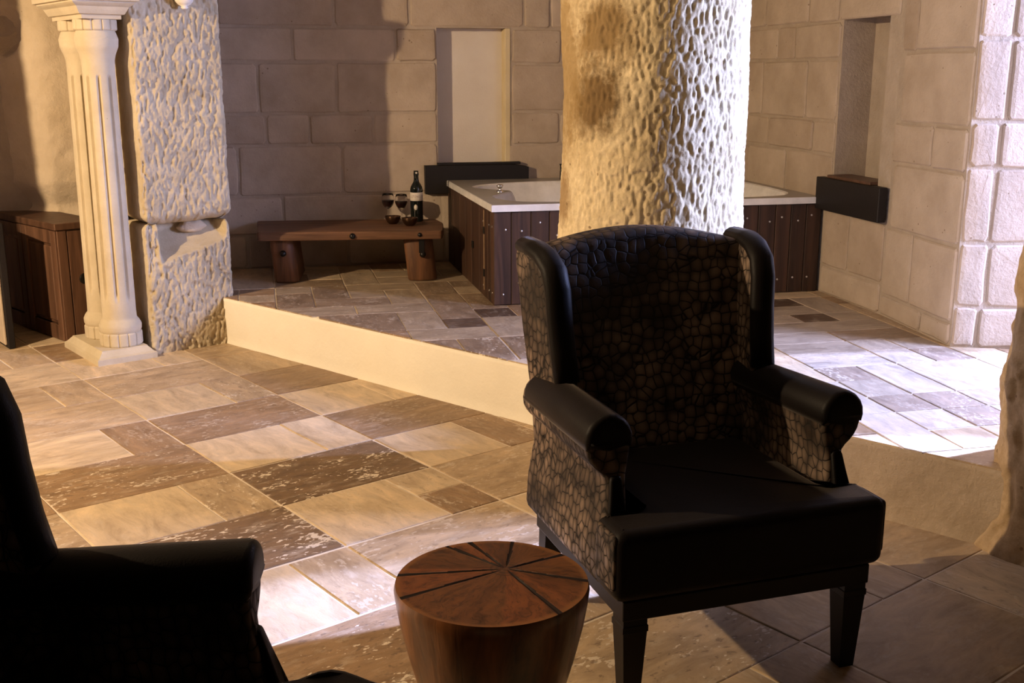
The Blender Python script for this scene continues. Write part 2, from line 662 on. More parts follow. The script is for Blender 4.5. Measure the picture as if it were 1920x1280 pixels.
for ci in range(len(BC) - 1):
    for ri in range(len(AC) - 1):
        b0, b1 = BC[ci], BC[ci + 1]
        a1, a0 = AC[ri], AC[ri + 1]
        c = LB * (b0 + b1) / 2 + LAx * (a0 + a1) / 2
        if (c - STEP0) @ SN > .42 or c[0] < -2.6 or c[0] > 3.4:
            continue
        split = (ri + ci) % 2 == 1
        cols = SPEC.get((ci, ri))
        if cols is None:
            cc = [(random.choice((LT, MD, MD, BR)), random.uniform(0, .7)) for _ in range(2)]
        else:
            cc = [cols[0], cols[-1]]
        parts = []
        if split:
            bs = b1 - .2
            parts.append((b0, bs, a0, a1, cc[0]))
            if (ci, ri) == (4, 9):
                am = (a0 + a1) / 2
                parts.append((bs, b1, a0, am, (BR, .5)))
                parts.append((bs, b1, am, a1, (LT, .5)))
            else:
                parts.append((bs, b1, a0, a1, cc[1]))
        else:
            parts.append((b0, b1, a0, a1, cc[0]))
        for (x0, x1, y0, y1, (cl, sp)) in parts:
            q = LB * (x0 + x1) / 2 + LAx * (y0 + y1) / 2
            tile(floor, q[0], q[1], x1 - x0, y1 - y0, LANG, 0.0, cl, sp, clip=(STEP0, -SN))

# platform slab with the step line as its front edge
PA, PB = STEP0 - SD * 2.25, STEP0 + SD * 2.95
poly = [PA, PB, np.array([5.2, PB[1]]), np.array([5.2, 7.2]), np.array([PA[0], 7.2])]
pb = bmesh.new()
vs = [pb.verts.new((p[0] + .02 * SN[0], p[1] + .02 * SN[1], ZP - .0035)) for p in poly]
pb.faces.new(vs)
r_ = bmesh.ops.extrude_face_region(pb, geom=list(pb.faces))
for v in [g for g in r_['geom'] if isinstance(g, bmesh.types.BMVert)]:
    v.co.z = .001
bmesh.ops.recalc_face_normals(pb, faces=pb.faces)
platform = tag(obj('floor_platform', pb, M['grout']), 'raised travertine platform floor around the bath', None, kind='structure')

# plastered riser, slightly uneven
nu, nv = 150, 16
U = np.linspace(0, 5.2, nu)
Vz = np.linspace(-.002, ZP - .006, nv)
UU, VV = np.meshgrid(U, Vz, indexing='ij')
base = PA[None, :] + UU.ravel()[:, None] * SD
P3 = np.column_stack([base, VV.ravel()])
d = fbm(P3 * np.array([2.2, 2.2, 4.0]), 3, 4) * .007 + fbm(P3 * 18, 2, 8) * .0012
rough_r = np.clip((UU.ravel() - 3.3) / .8, 0, 1)
d = d + rough_r * fbm(P3 * 9, 3, 9) * .005
d = d + .006 * np.clip(1 - VV.ravel() / .03, 0, 1)
P3[:, :2] -= SN * (d[:, None] + .004)
front = P3.copy()
# top lip back to the slab and a buried back face
lip = np.column_stack([base + SN * .03, np.full(len(base), ZP - .006)])[nv - 1::nv]
V = np.concatenate([np.concatenate([front.reshape(nu, nv, 3), lip[:, None, :]], 1).reshape(-1, 3)])
V = V.reshape(nu, nv + 1, 3)
ks = 92        # behind the big pillar the smooth plaster gives way to rougher brown stone
riser = obj('trim_1', grid_mesh('trim_1', V[:ks].reshape(-1, 3), ks, nv + 1), M['riser'], smooth=True)
M['riser2'] = mat_stone('rough_brown_plaster', (.36, .275, .19), (.48, .375, .27), pit=(.28, .2, .13), pits=.05, nscale=5, bump=.5, bscale=30, rnd=False)
r2 = obj('trim_2', grid_mesh('trim_2', V[ks - 1:].reshape(-1, 3), nu - ks + 1, nv + 1), M['riser2'], smooth=True)
tag(r2, 'rough brown plastered step riser to the right of the wing chair', None, kind='structure')
tag(riser, 'cream plastered step riser along the platform edge', None, kind='structure')

# platform tiles: (x0,x1,ytop,ybot,colour,speck)
XS = [-.53, -.34, -.15, .04, .235, .425, .617, .81, 1.003, 1.19, 1.38, 1.565]
YS = [6.82, 6.55, 6.35, 6.145, 5.955, 5.765, 5.57, 5.36, 5.155, 4.965, 4.74, 4.515, 4.33, 4.14, 3.925, 3.73, 3.515, 3.325, 3.12, 2.92]
XR = [1.565, 1.75, 1.935, 2.12, 2.305, 2.49, 2.675, 2.86, 3.05, 3.25, 3.45, 3.65, 3.85, 4.05, 4.25, 4.45, 4.65, 4.85]
YR = [5.45, 5.265, 5.08, 4.88, 4.71, 4.51, 4.325, 4.14, 3.925, 3.73, 3.515, 3.325, 3.12, 2.92, 2.72, 2.52, 2.32, 2.12]


def fill(xs, ys, fixed):
    nx, ny = len(xs) - 1, len(ys) - 1
    used = np.zeros((nx, ny), bool)
    out = []
    for (i, j, w, h, c, s) in fixed:
        if used[i:i + w, j:j + h].any():
            continue
        used[i:i + w, j:j + h] = True
        out.append((i, j, w, h, c, s))
    shapes = [(2, 2), (2, 1), (1, 2), (3, 2), (2, 3), (1, 1), (1, 3)]
    for j in range(ny):
        for i in range(nx):
            if used[i, j]:
                continue
            random.shuffle(shapes)
            for (w, h) in shapes + [(1, 1)]:
                if i + w <= nx and j + h <= ny and not used[i:i + w, j:j + h].any():
                    used[i:i + w, j:j + h] = True
                    out.append((i, j, w, h, random.choice((MD, MD, LT, BR)), random.uniform(0, .5)))
                    break
    for (i, j, w, h, c, s) in out:
        x0, x1, y1, y0 = xs[i], xs[i + w], ys[j], ys[j + h]
        tile(platform, (x0 + x1) / 2, (y0 + y1) / 2, x1 - x0, y1 - y0, 0.0, ZP, c, s, clip=(STEP0, SN))


PM, PBn, PD = (.36, .275, .19), (.25, .175, .115), (.10, .062, .040)
fill(XS, YS, [
    (5, 1, 1, 2, PM, .3), (6, 2, 3, 1, PM, .2), (6, 1, 2, 1, PM, .1), (8, 1, 2, 1, PM, .1), (3, 2, 2, 1, PBn, .3),
    (3, 3, 1, 1, PM, .2), (4, 3, 1, 2, PBn, .5), (5, 3, 2, 1, PM, .1), (7, 3, 1, 2, PBn, .3), (3, 4, 1, 2, PBn, .4), (2, 4, 1, 1, PM, .3),
    (5, 4, 1, 1, PM, .1), (6, 4, 1, 2, PM, .1), (4, 5, 2, 1, PBn, .5), (3, 6, 2, 1, PM, .3), (5, 6, 2, 1, PM, .5), (7, 5, 1, 3, PBn, .15),
    (4, 7, 2, 2, PBn, .4), (6, 7, 1, 2, PM, .3), (7, 8, 1, 1, PD, 0), (6, 9, 2, 1, PM, .5), (8, 3, 1, 1, PBn, .2), (8, 4, 1, 1, PM, .1),
    (8, 5, 1, 2, PBn, .4), (8, 7, 1, 1, PD, 0), (8, 8, 2, 2, PM, .2), (6, 10, 1, 1, PBn, .2), (7, 10, 1, 2, PBn, .8), (8, 10, 2, 2, PBn, .5)])
RL, RM, RB = (.43, .355, .29), (.35, .28, .215), (.27, .20, .15)
fill(XR, YR, [
    (5, 1, 1, 1, PD, 0), (6, 1, 1, 2, RM, .1), (4, 2, 2, 1, RM, .1), (5, 3, 1, 1, PD, 0), (4, 3, 1, 1, RM, .3), (6, 3, 1, 1, RM, .1), (3, 4, 4, 1, RM, .1),
    (5, 5, 2, 1, PBn, .1), (3, 5, 2, 1, RM, .1), (3, 6, 2, 1, RM, .2), (5, 6, 1, 1, RM, .3), (6, 6, 1, 1, RM, .2),
    (3, 7, 2, 1, RL, .5), (5, 7, 1, 1, RL, .3), (6, 7, 1, 1, RB, .4), (4, 8, 1, 2, RL, .1), (5, 8, 2, 2, RL, .2), (3, 8, 1, 1, RB, .6), (3, 9, 1, 1, RM, .3), (3, 10, 1, 1, RB, .2),
    (4, 10, 1, 1, RB, .6), (5, 10, 1, 1, RM, .4), (4, 11, 1, 1, RB, .5), (3, 11, 1, 1, RL, .2), (5, 11, 1, 1, RL, .2), (2, 9, 1, 2, RL, .2), (2, 11, 1, 2, RL, .2)])

# ------------------------------------------------------------------ masonry walls
def block_mesh(w, h, rng, proud, amp=.006, rc=.02):
    """plate with irregular rounded outline, its face proud of the mortar; local x along, z up, -y out of the wall"""
    pts = []
    cs = [(-w / 2, -h / 2), (w / 2, -h / 2), (w / 2, h / 2), (-w / 2, h / 2)]
    for i in range(4):
        p0, p1 = np.array(cs[i]), np.array(cs[(i + 1) % 4])
        e = (p1 - p0) / np.linalg.norm(p1 - p0)
        L_ = np.linalg.norm(p1 - p0)
        nrm = np.array([-e[1], e[0]])
        r = min(rng.uniform(.4, 1.2) * rc, L_ * .2)
        k = 4 if L_ > .3 else 3
        for t in np.linspace(r / L_, 1 - r / L_, k):
            pts.append(p0 + e * L_ * t + nrm * rng.uniform(-.2, 1) * amp)
    n = len(pts)
    r1 = inset_poly(pts, .007)
    r2 = inset_poly(pts, .022)
    jit = rng.uniform(-.0005, .0005, n)
    v = [(p[0], .012, p[1]) for p in pts] + [(p[0], -proud * .25, p[1]) for p in pts] + [(p[0], -proud * .85 + jit[i], p[1]) for i, p in enumerate(r1)] + [(p[0], -proud + jit[i], p[1]) for i, p in enumerate(r2)]
    v.append((0, -proud - rng.uniform(0, .0008), 0))
    f = []
    for q in range(3):
        for k in range(n):
            k2 = (k + 1) % n
            f.append((q * n + k, q * n + k2, (q + 1) * n + k2, (q + 1) * n + k))
    for k in range(n):
        f.append((3 * n + k, 3 * n + (k + 1) % n, 4 * n))
    return mesh_py('stone_block', v, f)


def masonry(parent, org, dirv, rects, proud=.011, gap=.009):
    """rects: (s0,s1,z0,z1); dirv unit 2D along the wall, outward normal is to the right of dirv turned -90deg"""
    ang = math.atan2(dirv[1], dirv[0])
    for (s0, s1, z0, z1) in rects:
        w, h = s1 - s0 - gap, z1 - z0 - gap
        if w < .02 or h < .02:
            continue
        me = block_mesh(w, h, RNG, proud * RNG.uniform(.6, 1.3))
        me.materials.append(M['tuff'])
        o = obj('stone_block', me, parent=parent, smooth=False)
        s = (s0 + s1) / 2
        o.location = (org[0] + dirv[0] * s, org[1] + dirv[1] * s, (z0 + z1) / 2)
        o.rotation_euler = (0, 0, ang)


def rows(zs, joints):
    out = []
    for k in range(len(zs) - 1):
        js = joints[k]
        for a, b in zip(js[:-1], js[1:]):
            out.append((a, b, zs[k + 1], zs[k]))
    return out


CEIL = 2.75
# back wall: mortar body with the niche cut out (built from four boxes joined into one shell)
NX0, NX1, NZ0, NZ1 = 1.068, 1.508, .80, 1.667
wb = bmesh.new()
for (x0, x1, z0, z1) in ((-2.2, NX0, 0, CEIL), (NX1, 3.3, 0, CEIL), (NX0, NX1, 0, NZ0), (NX0, NX1, NZ1, CEIL)):
    box_bm(x0, x1, WY, WY + .25, z0, z1, bm=wb)
box_bm(NX0 - .01, NX1 + .01, WY + .1, WY + .24, NZ0 - .01, NZ1 + .01, bm=wb)
wall_back = tag(obj('wall_back', wb, M['mortar']), 'pale stone block wall behind the bench and bath', None, kind='structure')
nb = obj('niche_back', box_bm(NX0, NX1, WY + .09, WY + .12, NZ0, NZ1), M['niche'], wall_back)
jb = obj('niche_trim', box_bm(NX1 - .02, NX1 + .015, WY - .007, WY + .095, NZ0, NZ1, .004), M['yplaster'], wall_back)
Z = [2.75, 2.42, 2.05, 1.667, 1.468, 1.168, .985, .686, .45, .25]
masonry(wall_back, (0, WY), (1, 0), rows(Z[:4], [
    [-.9, -.3, .3, .9, 1.35, 2.0, 2.93], [-.9, -.1, .55, 1.2, 1.7, 2.3, 2.93], [-.9, -.2, .459, .907, 1.607, 1.774, 2.4, 2.93]]))
masonry(wall_back, (0, WY), (1, 0), rows(Z[3:], [
    [-.9, -.25, .214, .821, NX0], [-.9, .007, .461, NX0], [-.9, -.5, .042, .295, .675, NX0], [-.9, -.13, .48, NX0],
    [-.9, -.3, .118, 1.1], [-.9, -.1, .5, 1.1]]))
masonry(wall_back, (0, WY), (1, 0), rows([1.667, 1.457, 1.172, .969, .686], [
    [NX1 + .02, 1.845, 2.3, 2.93], [NX1 + .02, 1.877, 2.4, 2.93], [NX1 + .02, 1.839, 2.45, 2.93], [NX1 - .0, 1.9, 2.5, 2.93]]))
masonry(wall_back, (0, WY), (1, 0), [(NX0, NX1, .45, .80), (1.1, 1.5, .25, .45)])

# right wall behind the bath, with a niche
RX = 2.93
ry0, ry1, rz0, rz1 = 4.90, 5.335, .865, 1.675
wr = bmesh.new()
for (y0, y1, z0, z1) in ((4.79, ry0, 0, CEIL), (ry1, WY + .25, 0, CEIL), (ry0, ry1, 0, rz0), (ry0, ry1, rz1, CEIL)):
    box_bm(RX, RX + .3, y0, y1, z0, z1, bm=wr)
box_bm(RX + .18, RX + .29, ry0 - .01, ry1 + .01, rz0 - .01, rz1 + .01, bm=wr)
wall_right = tag(obj('wall_right', wr, M['mortar']), 'stone block wall at the right end of the bath', None, kind='structure')


def ry(*ys):
    return [WY - y for y in ys]


masonry(wall_right, (RX, WY), (0, -1), rows([2.75, 2.42, 2.05, 1.66], [
    ry(6.8, 6.3, 5.7, 5.2, 4.80), ry(6.8, 6.0, 5.5, 4.80), ry(6.8, 6.238, 5.705, 5.383, 4.80)]))
masonry(wall_right, (RX, WY), (0, -1), rows([1.66, 1.474, 1.159, .985, .70], [
    ry(6.8, 6.063, 5.849, 5.345), ry(6.8, 6.233, 5.682, 5.345), ry(6.8, 6.134, 5.582, 5.345), ry(6.8, 6.393, 5.886, 5.345)]))
masonry(wall_right, (RX, WY), (0, -1), rows([.70, .40, .25], [ry(5.4, 5.13, 4.80), ry(5.4, 4.80)]))

# slanted stretch of the right wall and the bright reveal round its corner
Q0, Q1 = np.array([2.93, 4.79]), np.array([2.875, 4.13])
qd = (Q1 - Q0) / np.linalg.norm(Q1 - Q0)
qn = np.array([-qd[1], qd[0]])       # into the wall
rd = np.array([.93, -.367])
rd /= np.linalg.norm(rd)


def prism_xy(poly, z0, z1):
    b = bmesh.new()
    lo = [b.verts.new((p[0], p[1], z0)) for p in poly]
    hi = [b.verts.new((p[0], p[1], z1)) for p in poly]
    n = len(poly)
    b.faces.new(list(reversed(lo)))
    b.faces.new(hi)
    for k in range(n):
        b.faces.new((lo[k], lo[(k + 1) % n], hi[(k + 1) % n], hi[k]))
    bmesh.ops.recalc_face_normals(b, faces=b.faces)
    return b


Q2 = Q1 + rd * .5
wc = prism_xy([Q0, Q1, Q2, np.array([6.0, 4.35]), np.array([6.0, 4.79]), (3.25, 4.79)], 0, CEIL)
wall_corner = tag(obj('wall_corner', wc, M['mortar']), 'stone block corner wall lit white on its passage side', None, kind='structure')
Ls = .66
masonry(wall_corner, Q0, qd, rows([2.75, 2.3, 1.95, 1.495, 1.18, .99, .682, .352, .25], [
    [0, .35, Ls], [0, .2, Ls], [.02, .161, Ls], [.05, Ls], [-.0, .372, Ls], [.03, Ls], [.0, .275, Ls], [0, .4, Ls]]))
masonry(wall_corner, Q1, rd, rows([2.75, 2.3, 1.95, 1.539, 1.208, 1.017, .704, .43, .25], [
    [0, .3, .49], [0, .15, .49], [0, .13, .49], [0, .133, .49], [0, .12, .49], [0, .115, .49], [0, .12, .49], [0, .1, .49]]))

# passage end wall with the window the daylight comes from
we = bmesh.new()
WX = 5.75
for (y0, y1, z0, z1) in ((.6, 1.9, 0, CEIL), (1.9, 4.2, 0, .9), (1.9, 4.2, 2.45, CEIL), (4.2, 4.5, 0, CEIL)):
    box_bm(WX, WX + .25, y0, y1, z0, z1, bm=we)
tag(obj('wall_end', we, M['mortar']), 'plain end wall of the passage around its window', None, kind='structure')

# unseen wall added to keep passage daylight off the right foreground
tag(obj('daylight_block', box_bm(2.86, 6.0, 2.2, 2.6, 0, CEIL), M['mortar']), 'unseen wall added beyond the right pillar to block the passage daylight', None, kind='structure')

# ceiling
tag(obj('ceiling', box_bm(-4.2, 6.0, -1.2, 8.2, CEIL, CEIL + .1), M['low_bounce']), 'darkened vaulted room ceiling above the frame', None, kind='structure')

# left: plastered cave wall far behind the columns, with a carved rock mass in front of it
tag(obj('wall_left', box_bm(-4.2, -1.45, 7.75, 8.0, 0, CEIL), M['mortar']), 'dim plastered wall behind the cabinet', None, kind='structure')


jp = [low(.12, 5.64)[:2], low(.52, 5.64)[:2], low(.52, 6.9)[:2], low(.12, 6.9)[:2]]  # unseen occluder, added to shade the rock and cabinet at far left
tag(obj('shade_block', prism_xy(jp, 0, CEIL), M['mortar']), 'unseen block added left of the cabinet to shade the rock wall', None, kind='structure')


def rock_face(path, z0, z1, nz, nu, seed, low_amp, fine_amp, depthdir, edge=None, ch=0.0):
    """displaced wall sheet along a 2D path (list of points)"""
    path = np.array(path, float)
    seg = np.linalg.norm(np.diff(path, axis=0), axis=1)
    t = np.concatenate([[0], np.cumsum(seg)])
    s = np.linspace(0, t[-1], nu)
    X = np.interp(s, t, path[:, 0])
    Y = np.interp(s, t, path[:, 1])
    # smooth
    for _ in range(6):
        X[1:-1] = (X[:-2] + 2 * X[1:-1] + X[2:]) / 4
        Y[1:-1] = (Y[:-2] + 2 * Y[1:-1] + Y[2:]) / 4
    zz = np.linspace(z0, z1, nz)
    P = np.stack([np.repeat(X, nz), np.repeat(Y, nz), np.tile(zz, nu)], 1)
    T = np.stack([np.gradient(X), np.gradient(Y)], 1)
    T /= np.linalg.norm(T, axis=1)[:, None]
    N = np.stack([T[:, 1], -T[:, 0]], 1)
    N = np.repeat(N, nz, 0)
    d = fbm(P * 1.6, 3, seed) * low_amp + fbm(P * 14, 3, seed + 2) * fine_amp
    if ch:
        d = d - chisel(P, seed) * ch
    if edge is not None:
        d = d + edge(P)
    P[:, :2] += N * d[:, None]
    return P


M['rock'] = mat_stone('carved_rock', (.46, .36, .24), (.60, .49, .36), pit=(.25, .18, .10), pits=.05, nscale=3.5, bump=.5, bscale=45, rnd=False)


def rock_edge(P):
    # a worn ledge near the foot and a socket cut high up on the left side
    e = -.05 * np.clip((.80 - P[:, 2]) / .12, 0, 1) + .05 * np.clip((.66 - P[:, 2]) / .05, 0, 1) * (fbm(P * 7, 2, 3) + .6)
    c = np.array(low(1.80, 6.66, 1.63))
    r = np.linalg.norm((P - c) * np.array([1, 1, .75]), axis=1)
    return e - .09 * np.clip(1 - r / .10, 0, 1) ** .5


pth = [low(1.55, 7.6)[:2], low(1.66, 7.0)[:2], low(1.78, 6.70)[:2], low(1.90, 6.50)[:2], low(2.2, 6.42)[:2], low(2.9, 6.45)[:2]]
V = rock_face(pth, 0, CEIL, 170, 150, 21, .06, .012, None, rock_edge)
rw = obj('wall_rock', grid_mesh('wall_rock', V, 150, 170), M['rock'], smooth=True)
tag(rw, 'smoothed tuff rock wall behind the twin columns', None, kind='structure')

# ------------------------------------------------------------------ great round pillar behind the chair
M['pillar'] = None


def mat_pillar(name, stains, c1=(.56, .45, .28), c2=(.70, .60, .42)):
    t = NT(name)
    tc = t.n('ShaderNodeTexCoord')
    v = tc.outputs['Object']
    n1 = t.noise(v, 4.0, 6, .62)
    col = t.ramp(n1, [(.3, c1), (.7, c2)])
    fine = t.noise(v, 38.0, 4, .6)
    col = t.mix(1.0, col, t.ramp(fine, [(.3, (.8, .77, .72)), (.65, (1.06, 1.05, 1.03))]), 'MULTIPLY')
    rag = t.noise(v, 9.0, 7, .72)
    for (c, rad, sc, colr, amt) in stains:
        mp = t.n('ShaderNodeMapping')
        mp.inputs['Location'].default_value = (-c[0] * sc[0], -c[1] * sc[1], -c[2] * sc[2])
        mp.inputs['Scale'].default_value = sc
        t.l(v, mp.inputs[0])
        ln = t.n('ShaderNodeVectorMath', operation='LENGTH')
        t.l(mp.outputs[0], ln.inputs[0])
        d_ = t.math('DIVIDE', ln.outputs['Value'], rad)
        f = t.math('SUBTRACT', t.math('ADD', t.math('SUBTRACT', 1.0, d_), t.math('MULTIPLY', rag, 1.5)), .72)
        f = t.ramp(f, [(.0, (0, 0, 0)), (.55, (1, 1, 1))])
        col = t.mix(t.math('MULTIPLY', f, amt), col, colr)
    vo = t.voro(v, 17.0)
    pm = t.math('LESS_THAN', vo.outputs['Distance'], .10)
    col = t.mix(t.math('MULTIPLY', pm, .7), col, (.2, .13, .07))
    t.bump(t.noise(v, 120.0, 4, .6), .3, .006)
    return t.out(col, .92, .15)


def pillar_mesh(name, c, rfun, z0, z1, nu, nz, seed, amp_low, amp_ch, fh, fv):
    th = np.linspace(0, 2 * np.pi, nu, endpoint=False)
    zz = np.linspace(z0, z1, nz)
    TH = np.repeat(th, nz)
    ZZ = np.tile(zz, nu)
    r = rfun(TH, ZZ)
    D = np.stack([np.cos(TH), np.sin(TH)], 1)
    P = np.column_stack([D * r[:, None], ZZ])
    d = fbm(P * 3.0, 2, seed) * amp_low - chisel(P, seed, fh, fv) * amp_ch
    P[:, :2] += D * d[:, None]
    return grid_mesh(name, P, nu, nz, wrap=True)


PC = np.array([1.279, 3.578])
pang = math.atan2(-PC[1], -PC[0])     # towards the camera


def pr(TH, ZZ):
    q = .297 + .010 * np.cos(3 * TH + 1) + .010 * np.cos(4 * TH + .5)
    return q + .014 * np.clip((1.35 - ZZ) / .6, 0, 1) + .03 * np.clip((.45 - ZZ) / .25, 0, 1) ** 2 + .01 * np.clip(ZZ - 1.5, 0, 1)


def on_pillar(off, z):
    a = pang + math.asin(off)
    return (math.cos(a) * .30, math.sin(a) * .30, z)


pm_ = mat_pillar('hewn_pillar_stone', [
    (on_pillar(-.50, 1.53), .13, (1, 1, 1.0), (.20, .125, .05), .9),
    (on_pillar(-.58, 1.31), .14, (1, 1, .95), (.14, .085, .035), .95),
    (on_pillar(-.95, 1.42), .18, (1, 1, .5), (.26, .17, .07), .8),
    (on_pillar(-.93, 1.0), .07, (1, 1, .7), (.24, .15, .07), .8)])
pil = obj('rock_pillar', pillar_mesh('rock_pillar', PC, pr, -.004, CEIL, 430, 560, 40, .016, .0065, 100, 44), pm_, smooth=True)
pil.location = (PC[0], PC[1], 0)
tag(pil, 'thick rough-hewn pale stone pillar with brown stains, behind the wing chair', 'pillar')

# right foreground pillar
RC = np.array([2.54, 2.71])


def rr_(TH, ZZ):
    q = ((np.abs(np.cos(TH)) / .43) ** 2.4 + (np.abs(np.sin(TH)) / .20) ** 2.4) ** (-1 / 2.4) + .012 * np.cos(3 * TH)
    return q + .065 * np.clip((.2 - ZZ) / .2, 0, 1) ** 1.5 - .02 * np.clip(ZZ - .8, 0, 1)


pm2 = mat_pillar('brown_hewn_pillar_stone', [], (.34, .23, .12), (.47, .35, .22))
rp = obj('rock_pillar', pillar_mesh('rock_pillar', RC, rr_, -.005, CEIL, 300, 330, 77, .04, .014, 30, 13), pm2, smooth=True)
rp.location = (RC[0], RC[1], 0)
tag(rp, 'rough brown stone pillar at the right edge, flaring at its foot', 'pillar')


# ------------------------------------------------------------------ stone pier left of the step, made of two hewn blocks
def pier_block(name, b0, b1, a0, a1, z0, z1, seed, amp, top_notch=False, step=.0052, rcorner=.035, bulge=0.0):
    rc = round_poly([(b0, a0), (b1, a0), (b1, a1), (b0, a1)], rcorner, 6)
    rc = np.array(rc)
    # resample
    seg = np.linalg.norm(np.roll(rc, -1, 0) - rc, axis=1)
    t = np.concatenate([[0], np.cumsum(seg)])
    nu = int(t[-1] / step)
    s = np.linspace(0, t[-1], nu, endpoint=False)
    X = np.interp(s, t, np.append(rc[:, 0], rc[0, 0]))
    Y = np.interp(s, t, np.append(rc[:, 1], rc[0, 1]))
    N = np.stack([np.roll(Y, -1) - np.roll(Y, 1), -(np.roll(X, -1) - np.roll(X, 1))], 1)
    N /= np.linalg.norm(N, axis=1)[:, None]
    nz = int((z1 - z0) / .0065)
    zz = np.linspace(z0, z1, nz)
    P = np.column_stack([np.repeat(X, nz), np.repeat(Y, nz), np.tile(zz, nu)])
    NN = np.repeat(N, nz, 0)
    frontness = np.clip(-NN[:, 1] * 1.2, .25, 1)
    d = fbm(P * 3.2, 2, seed) * .014 - chisel(P, seed, 88, 36) * amp * frontness
    zrel0, zrel1 = P[:, 2] - z0, z1 - P[:, 2]
    return P, NN, d, zrel0, zrel1, nu, nz


pier = thing('stone_pier', 'square hewn stone pier of two stacked blocks, beside the twin columns', 'pier')
M['pier'] = mat_stone('hewn_pier_stone', (.43, .345, .225), (.58, .49, .35), pit=(.3, .22, .13), pits=.05, nscale=6, bump=.45, bscale=70, rnd=False)


def to_world(P):
    W = np.outer(P[:, 0], LB) + np.outer(P[:, 1], LAx)
    return np.column_stack([W, P[:, 2]])


def cap(me_name, P, nu, nz, mat, parent):
    Wd = to_world(P)
    top = Wd[nz - 1::nz].mean(0)
    bot = Wd[0::nz].mean(0)
    m = grid_mesh(me_name, np.concatenate([Wd, [top, bot]]), nu, nz, wrap=True)
    bm = bmesh.new()
    bm.from_mesh(m)
    bm.verts.ensure_lookup_table()
    it, ib = nu * nz, nu * nz + 1
    for k in range(nu):
        k2 = (k + 1) % nu
        bm.faces.new((bm.verts[k * nz + nz - 1], bm.verts[k2 * nz + nz - 1], bm.verts[it]))
        bm.faces.new((bm.verts[k2 * nz], bm.verts[k * nz], bm.verts[ib]))
    bpy.data.meshes.remove(m)
    o = obj(me_name, bm, mat, parent, smooth=True)
    return o


# upper block
P, NN, d, q0, q1, nu, nz = pier_block('upper_block', 2.012, 2.482, 5.434, 6.05, .665, CEIL, 61, .014)
d = d - .055 * np.clip(1 - q0 / .05, 0, 1) ** 2
und = fbm(np.column_stack([P[:, :2] * 5, np.zeros(len(P))]), 2, 3) * .02
P[:, 2] += und * np.clip(1 - q0 / .1, 0, 1)
P[:, :2] += NN * d[:, None]
cap('upper_block', P, nu, nz, M['pier'], pier)
# lower block with a hollow scooped out of its top front edge
P, NN, d, q0, q1, nu, nz = pier_block('lower_block', 2.012, 2.478, 5.436, 6.05, -.004, .66, 93, .017)
bb, zz_ = P[:, 0], P[:, 2]
frontm = np.clip((-NN[:, 1] - .5) * 3, 0, 1)
edge_z = .40 + .10 * np.clip((bb - 2.10) / .36, 0, 1)
span = np.clip((bb - 2.085) / .02, 0, 1) * np.clip((2.455 - bb) / .03, 0, 1)
scoop = np.clip((zz_ - (edge_z + .06)) / .14, 0, 1) ** .8 * .15 * span * frontm
d = np.where(scoop > .004, fbm(P * 12, 2, 4) * .004 - scoop, d)
broken = np.clip((2.09 - bb) / .03, 0, 1) * np.clip((zz_ - .36) / .1, 0, 1) * frontm
d = d - broken * (.02 + .02 * fbm(P * 16, 3, 12))
d = d - .02 * np.clip(1 - q1 / .03, 0, 1) ** 2 * (1 - span)
P[:, :2] += NN * d[:, None]
cap('lower_block', P, nu, nz, M['pier'], pier)
# a loose wedge of stone left in the hollow
wbm = bmesh.new()
bmesh.ops.create_icosphere(wbm, subdivisions=3, radius=1.0)
for v in wbm.verts:
    n_ = vnoise(np.array([[v.co.x * 2.3, v.co.y * 2.3, v.co.z * 2.3]]), 5)[0]
    k = 1 + .22 * n_
    q = np.array([v.co.x * .075 * k, v.co.y * .05 * k, v.co.z * .036 * k])
    w = LB * (2.30 + q[0]) + LAx * (5.545 + q[1])
    v.co = (w[0], w[1], .625 + q[2])
obj('wedge_stone', wbm, M['rock'], pier, smooth=True)

# sconce whose foot shows at the top of the pier
sc_at = low(2.275, 5.385, 1.705)
sconce = thing('wall_sconce', 'white plaster sconce foot fixed high on the hewn pier', 'sconce', sc_at, LANG)
M['white'] = mat_plain('white_plaster', (.72, .67, .58), .6, .3)
obj('bowl', lathe_bm([(0, 0), (.012, .0), (.018, .008), (.014, .014), (.030, .022), (.042, .036), (.048, .055), (.052, .075), (.054, .11), (.054, .15), (.05, .15), (.048, .11), (.0, .06)], 40), M['white'], sconce, smooth=True)
obj('back_plate', box_bm(-.03, .03, .035, .10, .04, .16, .01, 2), M['white'], sconce)

# ------------------------------------------------------------------ twin fluted columns on one plinth
tw = thing('twin_column', 'pair of pale fluted stone columns on one plinth beside the cabinet', 'column', low(1.857, 5.56), LANG)


